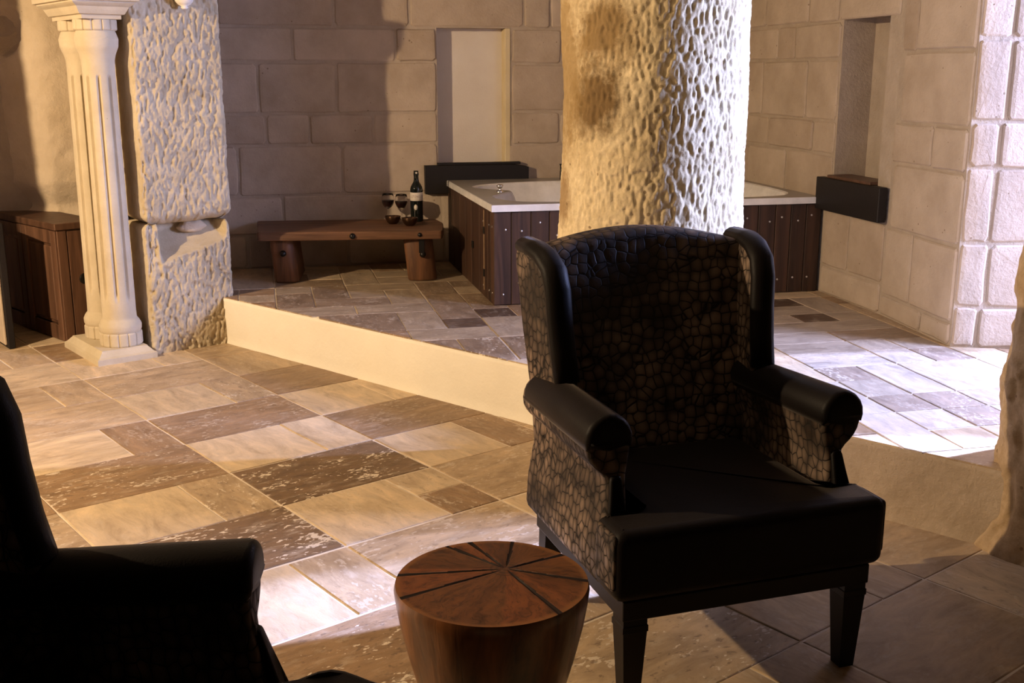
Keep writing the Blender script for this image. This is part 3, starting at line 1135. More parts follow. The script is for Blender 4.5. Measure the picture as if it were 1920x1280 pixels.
def fluted(name, cy, parent):
    nu, nz = 270, 90
    H0, H1 = .13, 1.60
    prof = [(0.0, .097), (.012, .103), (.035, .104), (.055, .095), (.07, .083), (.10, .082), (1.28, .076), (1.33, .077), (1.36, .084), (1.395, .099), (1.43, .102), (1.455, .094), (1.47, .088)]
    pz = np.array([p[0] for p in prof])
    prr = np.array([p[1] for p in prof])
    zz = np.unique(np.concatenate([np.linspace(0, .16, 24), np.linspace(.16, 1.24, 30), np.linspace(1.24, 1.47, 36)]))
    nz = len(zz)
    th = np.linspace(0, 2 * np.pi, nu, endpoint=False)
    TH = np.repeat(th, nz)
    ZZ = np.tile(zz, nu)
    r = np.interp(ZZ, pz, prr)
    ph = (TH * 9 / (2 * np.pi) + .3) % 1.0
    groove = np.clip(1.25 - np.abs(ph - .5) / .15, 0, 1) ** .7
    win = np.clip((ZZ - .165) / .02, 0, 1) * np.clip((1.265 - ZZ) / .015, 0, 1)
    r = r - .013 * groove * win
    P = np.column_stack([r * np.cos(TH), r * np.sin(TH) + cy, ZZ + H0])
    o = obj('shaft', grid_mesh('shaft', P, nu, nz, wrap=True), M['column'], parent, smooth=True)
    # scalloped collars at foot and head
    for (z0, z1, rad) in ((.062, .131, .104), (1.600, 1.652, .100)):
        bm = bmesh.new()
        n = 140
        pr_ = []
        for (zf, k) in ((0, .955), (.1, 1.0), (.9, 1.0), (1, .955)):
            ring = []
            for q in range(n):
                a = 2 * math.pi * q / n
                p2 = (q * 14 / n) % 1.0
                g = max(0.0, 1 - abs(p2 - .5) / .12)
                rr2 = rad * k - .006 * g
                ring.append(bm.verts.new((rr2 * math.cos(a), rr2 * math.sin(a) + cy, z0 + (z1 - z0) * zf)))
            pr_.append(ring)
        for a_, b_ in zip(pr_[:-1], pr_[1:]):
            for q in range(n):
                bm.faces.new((a_[q], a_[(q + 1) % n], b_[(q + 1) % n], b_[q]))
        bm.faces.new(list(reversed(pr_[0])))
        bm.faces.new(pr_[-1])
        obj('collar', bm, M['column'], o, smooth=False)
    return o


for o_ in (fluted('shaft', -.035, tw), fluted('shaft', .19, tw)):
    o_.location.x = .024


def moulded(bx, by0, by1, levels):
    """stack of rounded-rectangle rings: (z, inset)"""
    bm = bmesh.new()
    rings = []
    for z, ins in levels:
        rings.append([bm.verts.new(p) for p in ((-bx + ins, by0 + ins, z), (bx - ins, by0 + ins, z), (bx - ins, by1 - ins, z), (-bx + ins, by1 - ins, z))])
    for a_, b_ in zip(rings[:-1], rings[1:]):
        for q in range(4):
            bm.faces.new((a_[q], a_[(q + 1) % 4], b_[(q + 1) % 4], b_[q]))
    bm.faces.new(list(reversed(rings[0])))
    bm.faces.new(rings[-1])
    return bm


obj('plinth', moulded(.150, -.183, .337, [(-.002, 0), (.028, 0), (.031, .006), (.034, .012), (.045, .022), (.054, .03), (.058, .034), (.063, .036)]), M['column'], tw)
cp_ = obj('capital', moulded(.168, -.212, .375, [(1.650, .075), (1.668, .075), (1.672, .062), (1.69, .052), (1.705, .045), (1.715, .030), (1.722, .022), (1.728, .022), (1.731, .006), (1.80, .006), (1.805, .0), (1.87, .0), (2.0, -.03), (2.75, -.04)]), M['column'], tw)
cp_.location.x = .024

# ------------------------------------------------------------------ cabinet and the board at the far left
cx0 = np.array([-1.066, 6.159])
cd = np.array([-.55, .835])
cang = math.atan2(cd[1], cd[0])      # local +x runs along the front, to the left and back
cab = thing('side_cabinet', 'small brown wooden cabinet with a panelled front, left of the columns', 'cabinet', (cx0[0], cx0[1], 0), cang)
# local: x along the front, -y into the cabinet is to the right of x  => depth runs towards -y
LN, DP, HH = .86, .24, .60
obj('carcass', box_bm(.004, LN, -DP, -.012, 0, HH, .003), M['cabinet'], cab)
obj('top', box_bm(-.012, LN + .01, -DP - .01, .012, HH, HH + .036, .004), M['cabinet'], cab)
for k, (x0, x1) in enumerate(((.0, .42), (.425, .855))):
    dr = obj('door', box_bm(x0 + .06, x1 - .06, -.014, .001, .09, HH - .075, .003), M['cabinet'], cab)
    for nm, bb in (('stile', (x0 + .002, x0 + .06, .004, HH - .004)), ('stile', (x1 - .06, x1 - .002, .004, HH - .004)), ('rail', (x0 + .06, x1 - .06, .004, .085)), ('rail', (x0 + .06, x1 - .06, HH - .075, HH - .004))):
        obj(nm, box_bm(bb[0], bb[1], -.014, .010, bb[2], bb[3], .003), M['cabinet'], dr)
    obj('raised_panel', box_bm(x0 + .075, x1 - .075, -.01, .006, .105, HH - .09, .004), M['cabinet'], dr)
obj('side_board', box_bm(-.004, .010, -DP + .004, -.055, .01, HH - .008, .002), M['cabinet'], cab)
obj('corner_post', box_bm(-.006, .012, -.050, -.0, 0, HH - .002, .003), M['cabinet'], cab)
kb = obj('knot', lathe_bm([(0, 0), (.026, 0), (.030, .002), (.022, .006), (.018, .003), (0, .003)], 20), M['iron'], cab, smooth=True)
kb.location = (-.0035, -.13, .33)
kb.rotation_euler = (0, R(-90), 0)

fbp = np.array(low(1.462, 6.02)[:2])
brd = thing('furniture_board', 'dark upright wooden board with a pale side, at the left edge', 'board', (fbp[0], fbp[1], 0), LANG + R(90))
obj('frame', box_bm(0, .55, -.035, 0, 0, .66, .004), M['darkboard'], brd)
obj('pale_side', box_bm(.02, .53, .0, .012, .02, .40, .003), M['paleboard'], brd)

# ------------------------------------------------------------------ bench
bx0, bx1 = np.array([-.042, 6.257]), np.array([.975, 6.118])
ba = math.atan2(bx1[1] - bx0[1], bx1[0] - bx0[0])
bl = float(np.linalg.norm(bx1 - bx0))
bench = thing('rustic_bench', 'low rustic plank bench on log legs against the back wall', 'bench', (bx0[0], bx0[1], ZP), ba)
nU = 60
out = [(0, .0), (bl * .2, -.004), (bl * .5, .004), (bl * .8, -.003), (bl, .0), (bl + .012, .15), (bl + .012, .34), (bl - .03, .52), (bl * .6, .535), (-.067, .51), (-.03, .25)]
obj('seat_plank', prism_bm(round_poly(out, .02, 3), .2455, .295, .008, lambda u, v, d: (u, v, d), 3), M['bench'], bench, smooth=False)


def log_leg(x, w, dep):
    lg = prism_bm(round_poly([(x - w / 2, .03), (x - w / 6, .012), (x + w / 4, .015), (x + w / 2, .04), (x + w / 2, .03 + dep), (x - w / 2, .03 + dep)], .025, 4), 0.0, .246, .012,
                  lambda u, v, d: (u + .012 * math.sin(d * 14 + x * 9), v + .06 * max(0, .5 - abs(d - .13) * 4) * (-1) * .35 + .03, d), 4)
    return obj('leg', lg, M['benchlog'], bench, smooth=True)


L1 = log_leg(.135, .135, .36)
L2 = log_leg(.90, .165, .36)


def stud(x, y, z, r, parent=bench):
    s = obj('stud', lathe_bm([(r, 0), (r * .95, r * .35), (r * .7, r * .7), (r * .35, r * .9), (0, r)], 16), M['iron'], parent, smooth=True)
    s.location = (x, y, z)
    s.rotation_euler = (R(90), 0, 0)


stud(.525, .002, .268, .017)
stud(.90, .0, .272, .013)
stud(.915, .035, .155, .018, bench)
stud(.135, .035, .17, .018, bench)
obj('strap', box_bm(.893, .925, .024, .04, .165, .247, .002), M['iron'], bench)


# ------------------------------------------------------------------ wine things on the bench
def bench_top(x, y):
    return (x, y, ZP + .2952)


gm = bpy.data.materials.new('clear_glass')
gm.use_nodes = True
g_ = gm.node_tree.nodes['Principled BSDF']
g_.inputs['Base Color'].default_value = (1, 1, 1, 1)
g_.inputs['Roughness'].default_value = .02
g_.inputs['Transmission Weight'].default_value = 1.0
g_.inputs['IOR'].default_value = 1.3
M['wine'] = mat_plain('dark_red_wine', (.02, .003, .004), .1, .5)
M['bottle'] = mat_plain('dark_bottle_glass', (.006, .008, .006), .08, .5)
M['label'] = None
t = NT('wine_label_paper')
v = t.coords()
sx = t.n('ShaderNodeSeparateXYZ')
t.l(v, sx.inputs[0])
lines = t.noise(t.coords((120, 120, 420)), 1.0, 2)
inb = t.math('MULTIPLY', t.math('GREATER_THAN', sx.outputs[2], .142), t.math('LESS_THAN', sx.outputs[2], .160))
M['label'] = t.out(t.mix(t.math('MULTIPLY', inb, t.ramp(lines, [(.5, (0, 0, 0)), (.58, (1, 1, 1))])), (.62, .57, .50), (.36, .28, .25)), .6, .3)
M['bowl'] = mat_plain('dark_polished_metal', (.10, .055, .03), .22, .5, .85)

bt = thing('wine_bottle', 'dark wine bottle with a cream label standing on the bench', 'bottle', bench_top(.89, 6.537))
obj('glass_body', lathe_bm([(0, .004), (.03, .0), (.0365, .004), (.037, .01), (.037, .19), (.034, .205), (.025, .222), (.017, .234), (.0145, .245), (.014, .27), (.0155, .274), (.0155, .286), (.0145, .288), (.0145, .30), (0, .30)], 32), M['bottle'], bt, smooth=True)
obj('paper_label', lathe_bm([(.0372, .125), (.0376, .1255), (.0376, .1735), (.0372, .174)], 32), M['label'], bt, smooth=True)
sl = obj('seal', lathe_bm([(0, 0), (.011, 0), (.011, .0012), (0, .0016)], 16), M['label'], bt, smooth=True)
sl.location = (-.010, -.0355, .088)
sl.rotation_euler = (R(90), 0, R(-16))
sl.scale = (1, 1.5, 1)
sk = obj('capsule_mark', lathe_bm([(0, 0), (.006, 0), (.006, .001), (0, .0012)], 12), M['label'], bt)
sk.location = (-.001, -.0150, .288)
sk.rotation_euler = (R(90), 0, 0)


def wine_glass(x, y, label):
    g = thing('wine_glass', label, 'glass', bench_top(x, y), 0, 'wine glasses on the bench')
    foot = [(0, .003), (.03, .0), (.032, .001), (.031, .003), (.012, .005), (.0045, .010), (.0035, .02), (.0035, .055), (.006, .062)]
    outer = [(.020, .070), (.031, .083), (.037, .10), (.0385, .115), (.036, .135), (.032, .152)]
    inner = [(.0312, .152), (.0352, .135), (.0377, .115), (.0362, .10), (.030, .084), (.019, .072), (0, .067)]
    obj('glass', lathe_bm(foot + outer + inner, 32), gm, g, smooth=True)
    obj('wine', lathe_bm([(0, .0675), (.0188, .0725), (.0298, .0845), (.036, .1005), (.0374, .112), (.0374, .113), (0, .113)], 32), M['wine'], g, smooth=True)
    return g


wine_glass(.738, 6.70, 'wine glass of dark red wine farthest from the bottle')
wine_glass(.812, 6.64, 'wine glass of dark red wine nearest the bottle')


def snack_bowl(x, y, label):
    g = thing('snack_bowl', label, 'bowl', bench_top(x, y), 0, 'small bowls on the bench')
    obj('shell', lathe_bm([(0, .004), (.022, .0), (.026, .003), (.036, .014), (.044, .03), (.0465, .045), (.0455, .0465), (.044, .045), (.041, .03), (.033, .016), (0, .008)], 32), M['bowl'], g, smooth=True)


snack_bowl(.738, 6.46, 'small dark metal bowl in front of the left wine glass')
snack_bowl(.825, 6.36, 'small dark metal bowl in front of the wine bottle')

# ------------------------------------------------------------------ bath
bath = thing('bathtub', 'white corner bathtub boxed in with dark vertical planks', 'bathtub', (1.11, 5.40, ZP))
BW, BD, RZ = RX - .016 - 1.11, WY - .02 - 5.40, .513
outl = [(.29, 1.13), (.13, 1.04), (.07, .94), (.085, .85), (.16, .77), (.25, .69), (.235, .64), (.16, .54), (.085, .42), (.08, .34), (.11, .22), (.19, .12), (.40, .075), (.92, .07), (1.44, .075), (1.65, .12), (1.73, .25), (1.75, .5), (1.75, .8), (1.72, 1.03), (1.55, 1.17), (.92, 1.2), (.5, 1.18)]
ol = np.array(round_poly(outl, .06, 3))
# CCW order is needed; resample by arc length
if np.sum(ol[:, 0] * np.roll(ol[:, 1], -1) - np.roll(ol[:, 0], -1) * ol[:, 1]) < 0:
    ol = ol[::-1]
seg = np.linalg.norm(np.roll(ol, -1, 0) - ol, axis=1)
tt = np.concatenate([[0], np.cumsum(seg)])
N_ = 180
ss = np.linspace(0, tt[-1], N_, endpoint=False)
ox = np.interp(ss, tt, np.append(ol[:, 0], ol[0, 0]))
oy = np.interp(ss, tt, np.append(ol[:, 1], ol[0, 1]))
cen = np.array([.93, .63])
hx, hy = BW, BD
rect = []
for x, y in zip(ox, oy):
    dx, dy = x - cen[0], y - cen[1]
    k = 1e9
    if dx > 1e-9: k = min(k, (hx - cen[0]) / dx)
    if dx < -1e-9: k = min(k, (0 - cen[0]) / dx)
    if dy > 1e-9: k = min(k, (hy - cen[1]) / dy)
    if dy < -1e-9: k = min(k, (0 - cen[1]) / dy)
    rect.append((cen[0] + dx * k, cen[1] + dy * k))
rect = np.array(rect)
for cpt in ((0, 0), (hx, 0), (hx, hy), (0, hy)):   # snap nearest to the corners
    i = np.argmin(np.linalg.norm(rect - cpt, axis=1))
    rect[i] = cpt
bm = bmesh.new()
rings = [[bm.verts.new((p[0], p[1], RZ - .034)) for p in rect], [bm.verts.new((p[0], p[1], RZ - .004)) for p in rect],
         [bm.verts.new((cen[0] + (p[0] - cen[0]) * .994, cen[1] + (p[1] - cen[1]) * .994, RZ)) for p in rect]]
rings.append([bm.verts.new((x, y, RZ)) for x, y in zip(ox, oy)])
for f_, dz in ((.985, -.006), (.965, -.03), (.93, -.10), (.88, -.20), (.82, -.30), (.74, -.36), (.6, -.385), (.3, -.39)):
    rings.append([bm.verts.new((cen[0] + (x - cen[0]) * f_, cen[1] + (y - cen[1]) * f_, RZ + dz)) for x, y in zip(ox, oy)])
for a_, b_ in zip(rings[:-1], rings[1:]):
    for q in range(N_):
        bm.faces.new((a_[q], a_[(q + 1) % N_], b_[(q + 1) % N_], b_[q]))
bm.faces.new(rings[-1])
bmesh.ops.recalc_face_normals(bm, faces=bm.faces)
tub = obj('tub', bm, M['bath'], bath, smooth=False)
for p in tub.data.polygons:
    p.use_smooth = abs(p.normal.z) < .999 and p.center.z < RZ - .001 and p.center.z < RZ - .0361 or p.center.z < RZ - .05
tub.data.materials.append(mat_plain('grey_brown_tub_deck', (.30, .275, .245), .3, .4))
for p in tub.data.polygons:
    if abs(p.normal.z) > .9 and abs(p.center.z - RZ) < .0025:
        p.material_index = 1
# knob and jets
kn = obj('tap_knob', lathe_bm([(.020, 0), (.020, .006), (.010, .010), (.009, .022), (.018, .028), (.019, .036), (.012, .042), (0, .043)], 20), M['chrome'], tub, smooth=True)
kn.location = (.175, .62, RZ)
jt = obj('water_jet', lathe_bm([(0, 0), (.022, 0), (.022, .004), (.012, .008), (0, .006)], 18), M['chrome'], tub, smooth=True)
jt.location = (.62, .55, RZ - .372)
sh = obj('hand_shower', lathe_bm([(.010, 0), (.010, .05), (.008, .055), (.008, .085), (.012, .09), (.012, .096), (0, .097)], 14), M['iron'], tub, smooth=True)
sh.location = (.70, 1.26, RZ)
# planks
nailme = None


def nail(parent, x, y, z, rot):
    global nailme
    if nailme is None:
        nailme = bpy.data.meshes.new('nail')
        b = lathe_bm([(.0058, 0), (.0048, .003), (0, .0045)], 8)
        b.to_mesh(nailme)
        b.free()
        nailme.materials.append(M['nail'])
    o = bpy.data.objects.new('nail', nailme)
    COL.objects.link(o)
    o.parent = parent
    o.location = (x, y, z)
    o.rotation_euler = rot


x = .012
k = 0
while x < BW - .01:
    w = random.uniform(.085, .105)
    x1 = min(x + w, BW)
    z1 = RZ - .034
    pl_ = obj('front_plank', box_bm(x + .0012, x1 - .0012, .012, .034, 0.002, z1 - .001, .003), M['bathwood'], bath)
    for z in ((.40, .06) if k % 2 == 0 else (.36, .10)):
        nail(pl_, (x + x1) / 2 + random.uniform(-.02, .02), .012, z + random.uniform(-.02, .03), (R(90), 0, 0))
    x = x1
    k += 1
y = .012
while y < BD - .02:
    w = random.uniform(.16, .24) if y > .1 else .075
    y1 = min(y + w, BD)
    z1 = RZ - .034
    pl_ = obj('side_plank', box_bm(.012, .034, y + .0012, y1 - .0012, .002, z1 - .001, .003), M['bathwood'], bath)
    if y < .3:
        for z in (.40, .06):
            nail(pl_, .012, (y + y1) / 2, z, (0, R(-90), 0))
    y = y1
hd = obj('handle', box_bm(.002, .013, .545, .572, .215, .255, .004, 2), M['iron'], bath)
for z_ in (.335, .11):
    obj('hinge', box_bm(.006, .013, .243, .268, z_, z_ + .04, .002), M['iron'], bath)
obj('door_edge', box_bm(.009, .0125, .252, .259, .04, .46), mat_plain('pale_raw_wood', (.34, .23, .14), .7, .2), bath)
obj('base', box_bm(.034, BW, .034, BD, .002, RZ - .42), M['darkboard'], bath)

# black boards fixed to the walls above the bath
bb1 = thing('wall_board', 'long black board fixed to the back wall behind the bath rim', 'board', (.977, WY - .012, .682), 0)
obj('panel', prism_bm([(0, 0), (.652, 0), (.652, .155), (.56, .172), (0, .172)], 0, .045, .003, lambda u, v, d: (u, -d, v), 1), M['darkboard'], bb1)
obj('top_ledge', box_bm(.08, .60, -.04, .0, .1725, .186, .002), M['darkboard'], bb1)
bb2 = thing('wall_board', 'black board fixed to the right wall beyond the bath end', 'board', (RX - .014, 5.41, .703), 0)
obj('panel', box_bm(-.045, 0, -.625, 0, 0, .168, .003), M['darkboard'], bb2)
obj('top_ledge', box_bm(-.03, .11, -.51, -.085, .1685, .184, .002), M['cabinet'], bb2)

# ------------------------------------------------------------------ wing chairs
def make_chair():
    """local: x to the viewer's right when facing the chair, -y is the front; origin under the front rail"""
    root = thing('wing_chair', 'dark brown wing chair with scale-patterned fabric, standing behind the log table', 'armchair')
    W = .325
    # upholstered body below arms
    # arms: mushroom profile swept along the depth
    for s in (1, -1):
        prof = [(.262, .268), (.338, .268), (.333, .36), (.315, .46), (.308, .515), (.335, .535), (.356, .565), (.360, .605), (.345, .642), (.315, .664), (.283, .662), (.258, .640), (.248, .605), (.252, .56), (.262, .50)]
        prof = round_poly(prof, .02, 2)
        if s < 0:
            prof = [(-p[0], p[1]) for p in prof][::-1]

        def f(u, v, d, s=s):
            # d runs back; the arm dips and closes in slightly to the rear
            k = min(1, max(0, (d - .12) / .45))
            top = max(0, (v - .5) / .16)
            return (u - s * .02 * k * top, d - .04 * min(1, max(0, (.52 - v) / .13)) * max(0, 1 - (d - .1) / .1), v - .018 * k * top)
        bm = prism_bm(prof, .115, .60, .014, f, 3)
        # fine subdivision along depth is not needed: straight sweep
        a = obj('arm', bm, M['croc'], root, smooth=True)
        # plain velvet roll on top of the arm
        ro = []
        for q in range(13):
            an = math.pi * (-.12 + 1.24 * q / 12)
            ro.append((.304 + .0585 * math.cos(an), .604 + .0605 * math.sin(an)))
        ro += [(.262, .585), (.304, .575), (.35, .585)]
        if s < 0:
            ro = [(-p[0], p[1]) for p in ro][::-1]
        obj('arm_roll', prism_bm(ro, .108, .585, .016, f, 3), M['velvet'], a, smooth=True)
        fp = [(.268, .275), (.332, .275), (.326, .38), (.309, .47), (.302, .52), (.275, .52), (.270, .4)]
        if s < 0:
            fp = [(-p[0], p[1]) for p in fp][::-1]
        obj('arm_front', prism_bm(round_poly(fp, .01, 2), .106, .125, .006, lambda u, v, d: (u, d - .04 * min(1, max(0, (.52 - v) / .13)), v), 2), M['velvet'], a, smooth=True)
    # back
    rake = .17

    def back_shape(u, v, d):
        k = max(0.0, v - .27)
        return (u, d + rake * k + .03 * max(0, 1 - (u / .3) ** 2) * (1 if d < .56 else .2), v)
    top = [(-.315 + .63 * q / 16, .955 + .045 * math.cos((q / 16 - .5) * math.pi * 1.02)) for q in range(17)]
    outline = [(-.315, .268), (.315, .268), (.318, .6), (.315, .93)] + [(p[0], p[1]) for p in top[::-1]] + [(-.315, .93), (-.318, .6)]
    # enough rows for the shear: straight lines stay straight
    obj('backrest', prism_bm(round_poly(outline, .01, 2), .47, .575, .025, back_shape, 4), M['croc'], root, smooth=True)
    # wings
    for s in (1, -1):
        wo = [(.60, .55), (.43, .60), (.44, .66), (.468, .72), (.482, .80), (.49, .88), (.505, .925), (.545, .955), (.60, .968), (.685, .965), (.70, .93), (.66, .75)]
        # (y,z) outline; make CCW
        wo = round_poly(wo, .02, 3)

        def wf(u, v, d, s=s):
            flare = .012 * (v - .6) / .36
            lean = .055 * max(0, (.60 - u)) / .15 * .3
            return (s * (d + flare - lean), u, v)
        bm = prism_bm(wo[::-1], .262, .325, .022, wf, 4)
        wn = obj('wing', bm, M['croc'], root, smooth=True)
        # velvet roll along the front edge of the wing
        path = [(.447, .645), (.466, .715), (.481, .80), (.489, .875), (.507, .922), (.55, .950), (.60, .962), (.68, .962)]
        bm = bmesh.new()
        rings = []
        for i, (py, pz) in enumerate(path):
            p0 = np.array(path[max(0, i - 1)])
            p1 = np.array(path[min(len(path) - 1, i + 1)])
            tg = (p1 - p0) / np.linalg.norm(p1 - p0)
            nr = np.array([-tg[1], tg[0]])
            ring = []
            flare = .012 * (pz - .6) / .36
            lean = .055 * max(0, (.60 - py)) / .15 * .3
            for q in range(14):
                an = 2 * math.pi * q / 14
                off = nr * .024 * math.cos(an)
                ring.append(bm.verts.new((s * (.2935 + flare - lean + .0345 * math.sin(an)), py + off[0], pz + off[1])))
            rings.append(ring)
        for a_, b_ in zip(rings[:-1], rings[1:]):
            for q in range(14):
                bm.faces.new((a_[q], a_[(q + 1) % 14], b_[(q + 1) % 14], b_[q]))
        bm.faces.new(rings[0])
        bm.faces.new(rings[-1])
        bmesh.ops.recalc_face_normals(bm, faces=bm.faces)
        obj('wing_edge', bm, M['velvet'], wn, smooth=True)
    # T-shaped seat cushion
    to = [(-.345, -.03), (.345, -.03), (.345, .098), (.245, .098), (.245, .50), (-.245, .50), (-.245, .098), (-.345, .098)]
    to = round_poly(to, [.03, .03, .02, .01, .02, .02, .01, .02], 4)

    def cu(u, v, d):
        k = max(0, (d - .33) / .12)
        return (u, v, d + .018 * k * (1 - (u / .36) ** 2) * max(0, 1 - ((v - .2) / .34) ** 2))
    # subdivided so that the crown shows
    bm = prism_bm(to, .272, .438, .028, cu, 5)
    cs = obj('seat_cushion', bm, M['velvet'], root, smooth=True)
    for s in (1, -1):
        e = [(-.018, .30), (.085, .30), (.085, .43), (-.018, .43)]
        obj('cushion_end', prism_bm(round_poly(e, .012, 3), .335, .3465, .004, lambda u, v, d, s=s: (s * d, u, v), 2), M['croc'], cs, smooth=True)
    # rails and legs
    obj('seat_rail', box_bm(-.318, .318, -.012, .56, .222, .272, .004, 2), M['legwood'], root)
    for s in (1, -1):
        bm = bmesh.new()
        rings = []
        for z, o_ in ((0, .019), (.19, .029), (.192, .031), (.206, .031), (.208, .029), (.23, .029)):
            cx_, cy_ = s * (.285), .022
            sh_ = (0 if z > .1 else 0)
            rings.append([bm.verts.new((cx_ + a * o_, cy_ + b * o_, z)) for a, b in ((-1, -1), (1, -1), (1, 1), (-1, 1))])
        for a_, b_ in zip(rings[:-1], rings[1:]):
            for q in range(4):
                bm.faces.new((a_[q], a_[(q + 1) % 4], b_[(q + 1) % 4], b_[q]))
        bm.faces.new(list(reversed(rings[0])))
        bm.faces.new(rings[-1])
        obj('leg', bm, M['legwood'], root)
        bm = bmesh.new()
        rings = []
        for z, o_, dy in ((0, .017, .055), (.12, .022, .02), (.23, .026, 0), (.275, .026, 0)):
            rings.append([bm.verts.new((s * .285 + a * o_, .53 + dy + b * o_, z)) for a, b in ((-1, -1), (1, -1), (1, 1), (-1, 1))])
        for a_, b_ in zip(rings[:-1], rings[1:]):
            for q in range(4):
                bm.faces.new((a_[q], a_[(q + 1) % 4], b_[(q + 1) % 4], b_[q]))
        bm.faces.new(list(reversed(rings[0])))
        bm.faces.new(rings[-1])
        obj('leg', bm, M['legwood'], root)
    return root


chair = make_chair()
chair['group'] = 'wing chairs around the log table'
chair.location = (1.042, 2.161, 0)
chair.rotation_euler = (0, 0, R(5.55))
ch2 = copy_tree(chair)
ch2['label'] = 'wing chair seen as a black silhouette at the lower left'
ang2 = R(90 - 12.67)

ch2.rotation_euler = (0, 0, ang2)
ch2.location = (.001, 1.398, 0)
# this chair's cushion is plain, plumper and reaches further forward between the arms
for k in list(ch2.children):
    if k.name.startswith('seat_cushion'):
        for g in list(k.children):
            bpy.data.objects.remove(g, do_unlink=True)
        bpy.data.objects.remove(k, do_unlink=True)
ys_ = [-.115, -.10, -.08, -.06, -.04, -.02, 0, .02, .04, .06, .09, .15, .3, .5]
co = [(.24, y) for y in ys_] + [(-.24, y) for y in ys_[::-1]]
obj('seat_cushion', prism_bm(co, .272, .452, .035, lambda u, v, d: (u, v, d + .034 * max(0, (d - .35) / .1) * math.exp(-((v + .02) / .062) ** 2)), 6), M['velvet'], ch2, smooth=True)

# ------------------------------------------------------------------ log table
tb_ = thing('log_table', 'round polished log side table with a radial wood grain top', 'table', (.394, 1.930, 0), R(-12.67))
t = NT('radial_log_top')
v = t.coords()
sx = t.n('ShaderNodeSeparateXYZ')
t.l(v, sx.inputs[0])
dist = t.math('SQRT', t.math('ADD', t.math('POWER', t.math('SUBTRACT', sx.outputs[0], .027), 2.0), t.math('POWER', t.math('SUBTRACT', sx.outputs[1], .052), 2.0)))
wob = t.noise(v, 14.0, 3)
an = t.math('ARCTAN2', t.math('SUBTRACT', sx.outputs[1], .052), t.math('SUBTRACT', sx.outputs[0], .027))
an = t.math('ADD', an, t.math('MULTIPLY', t.math('SUBTRACT', wob, .5), .5))
cb = t.n('ShaderNodeCombineXYZ')
t.l(t.math('COSINE', an), cb.inputs[0])
t.l(t.math('SINE', an), cb.inputs[1])
t.l(t.math('MULTIPLY', dist, 2.0), cb.inputs[2])
wed = t.noise(cb.outputs[0], 2.3, 2, .5)
ray_ = t.noise(cb.outputs[0], 11.0, 5, .65)
turn = t.math('DIVIDE', t.math('ADD', an, math.pi), 2 * math.pi)
W1, W2_, W3_ = (.10, .040, .016), (.165, .070, .027), (.25, .085, .030)
wcol = t.ramp(turn, [(0.0, W3_), (.022, W3_), (.09, W3_), (.092, W2_), (.245, W2_), (.25, W3_), (.315, W3_), (.33, W1), (.36, W3_), (.445, W1), (.45, W2_), (.56, W2_), (.585, W3_), (.60, W2_), (.80, W1), (.835, W3_), (.888, W3_), (.89, W2_), (1.0, W1)])
col = t.ramp(wed, [(.34, (.035, .012, .006)), (.42, (.12, .045, .018)), (.52, (.21, .085, .03)), (.60, (.13, .05, .02)), (.68, (.24, .10, .035))])
col = t.mix(.72, col, wcol)
col = t.mix(1.0, col, t.ramp(ray_, [(.32, (.35, .32, .3)), (.5, (1, 1, 1)), (.7, (1.25, 1.2, 1.1))]), 'MULTIPLY')
ringm = t.math('SINE', t.math('ADD', t.math('MULTIPLY', dist, 520.0), t.math('MULTIPLY', wob, 9.0)))
col = t.mix(t.math('MULTIPLY', t.math('LESS_THAN', dist, .032), t.math('MULTIPLY', t.math('ADD', ringm, 1.0), .35)), col, (.03, .012, .006))
col = t.mix(1.0, col, (.72, .66, .62), 'MULTIPLY')
dist0 = t.math('SQRT', t.math('ADD', t.math('POWER', sx.outputs[0], 2.0), t.math('POWER', sx.outputs[1], 2.0)))
stk = t.noise(cb.outputs[0], 26.0, 3, .6)
col = t.mix(t.math('MULTIPLY', t.ramp(stk, [(.56, (0, 0, 0)), (.64, (1, 1, 1))]), .6), col, (.03, .011, .005))
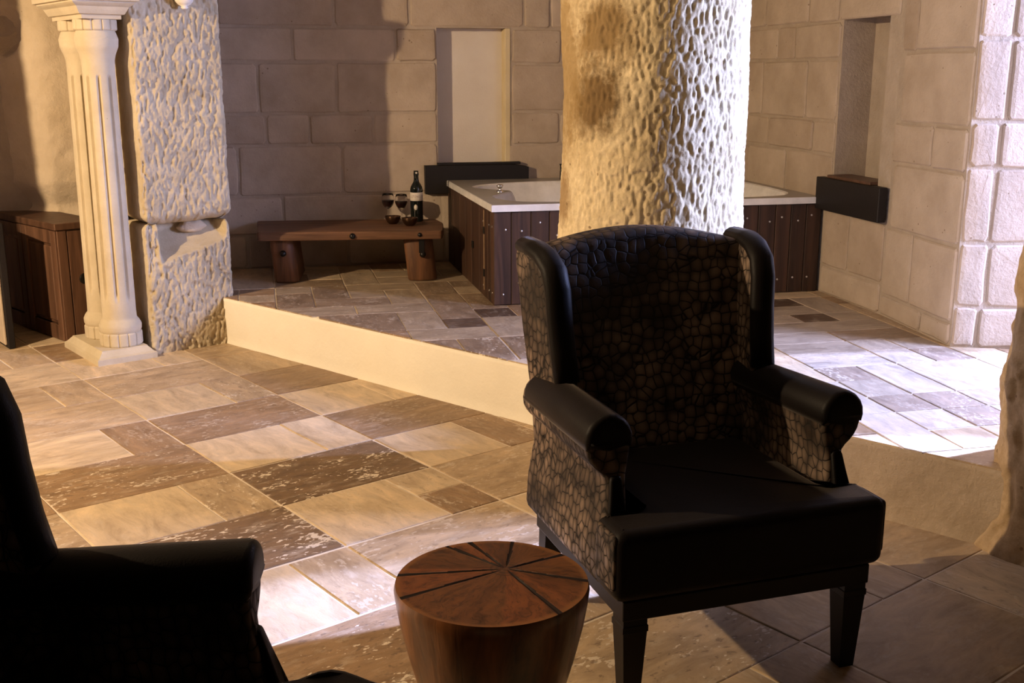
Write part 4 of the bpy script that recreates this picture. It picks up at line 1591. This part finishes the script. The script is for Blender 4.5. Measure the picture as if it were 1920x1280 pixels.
col = t.mix(t.ramp(t.math('ADD', dist0, t.math('MULTIPLY', wob, .02)), [(.184, (0, 0, 0)), (.19, (.6, .6, .6))]), col, (.24, .10, .032))
t.bump(ray_, .12, .004)
M['logtop'] = t.out(col, .30, .45)
M['logbody'] = mat_wood('polished_log_side', (.025, .008, .004), (.20, .078, .028), 2, .28, 1.1, spec=.5)
prof = [(0, 0), (.07, 0), (.08, .006), (.092, .05), (.115, .13), (.141, .22), (.163, .30), (.179, .37), (.187, .42), (.189, .438), (.186, .449)]
obj('body', lathe_bm(prof, 72), M['logbody'], tb_, smooth=True)
# top disc with radial cracks cut in as shallow grooves
bm = bmesh.new()
nr, na = 22, 288
cracks = [(R(188), .006), (R(213), .005), (R(121), .006), (R(139), .006), (R(30), .006), (R(-19), .006), (R(-62), .007), (R(84), .003)]
ctr = np.array([.027, .052])
rings = []
for i in range(nr + 1):
    f_ = (i / nr)
    ring = []
    for q in range(na):
        a = 2 * math.pi * q / na
        edge = np.array([math.cos(a), math.sin(a)]) * .186
        p = ctr + (edge - ctr) * f_
        aa = math.atan2(p[1] - ctr[1], p[0] - ctr[0]) if f_ > 0 else 0
        dz = 0
        for ca, dp in cracks:
            dd = abs((aa - ca + math.pi) % (2 * math.pi) - math.pi) * np.linalg.norm(p - ctr)
            dz = min(dz, -dp * .55 * max(0, 1 - dd / .004) * min(1, f_ * 4))
        ring.append(bm.verts.new((p[0], p[1], .449 + dz)))
        if i == 0:
            break
    rings.append(ring)
for q in range(na):
    bm.faces.new((rings[0][0], rings[1][q], rings[1][(q + 1) % na]))
for a_, b_ in zip(rings[1:-1], rings[2:]):
    for q in range(na):
        bm.faces.new((a_[q], b_[q], b_[(q + 1) % na], a_[(q + 1) % na]))
tt_ = obj('table_top', bm, M['logtop'], tb_, smooth=True)
tt_.data.materials.append(mat_plain('dark_wood_crack', (.010, .004, .002), .6, .2))
for p in tt_.data.polygons:
    if sum(tt_.data.vertices[k].co.z < .4484 for k in p.vertices) >= 2:
        p.material_index = 1
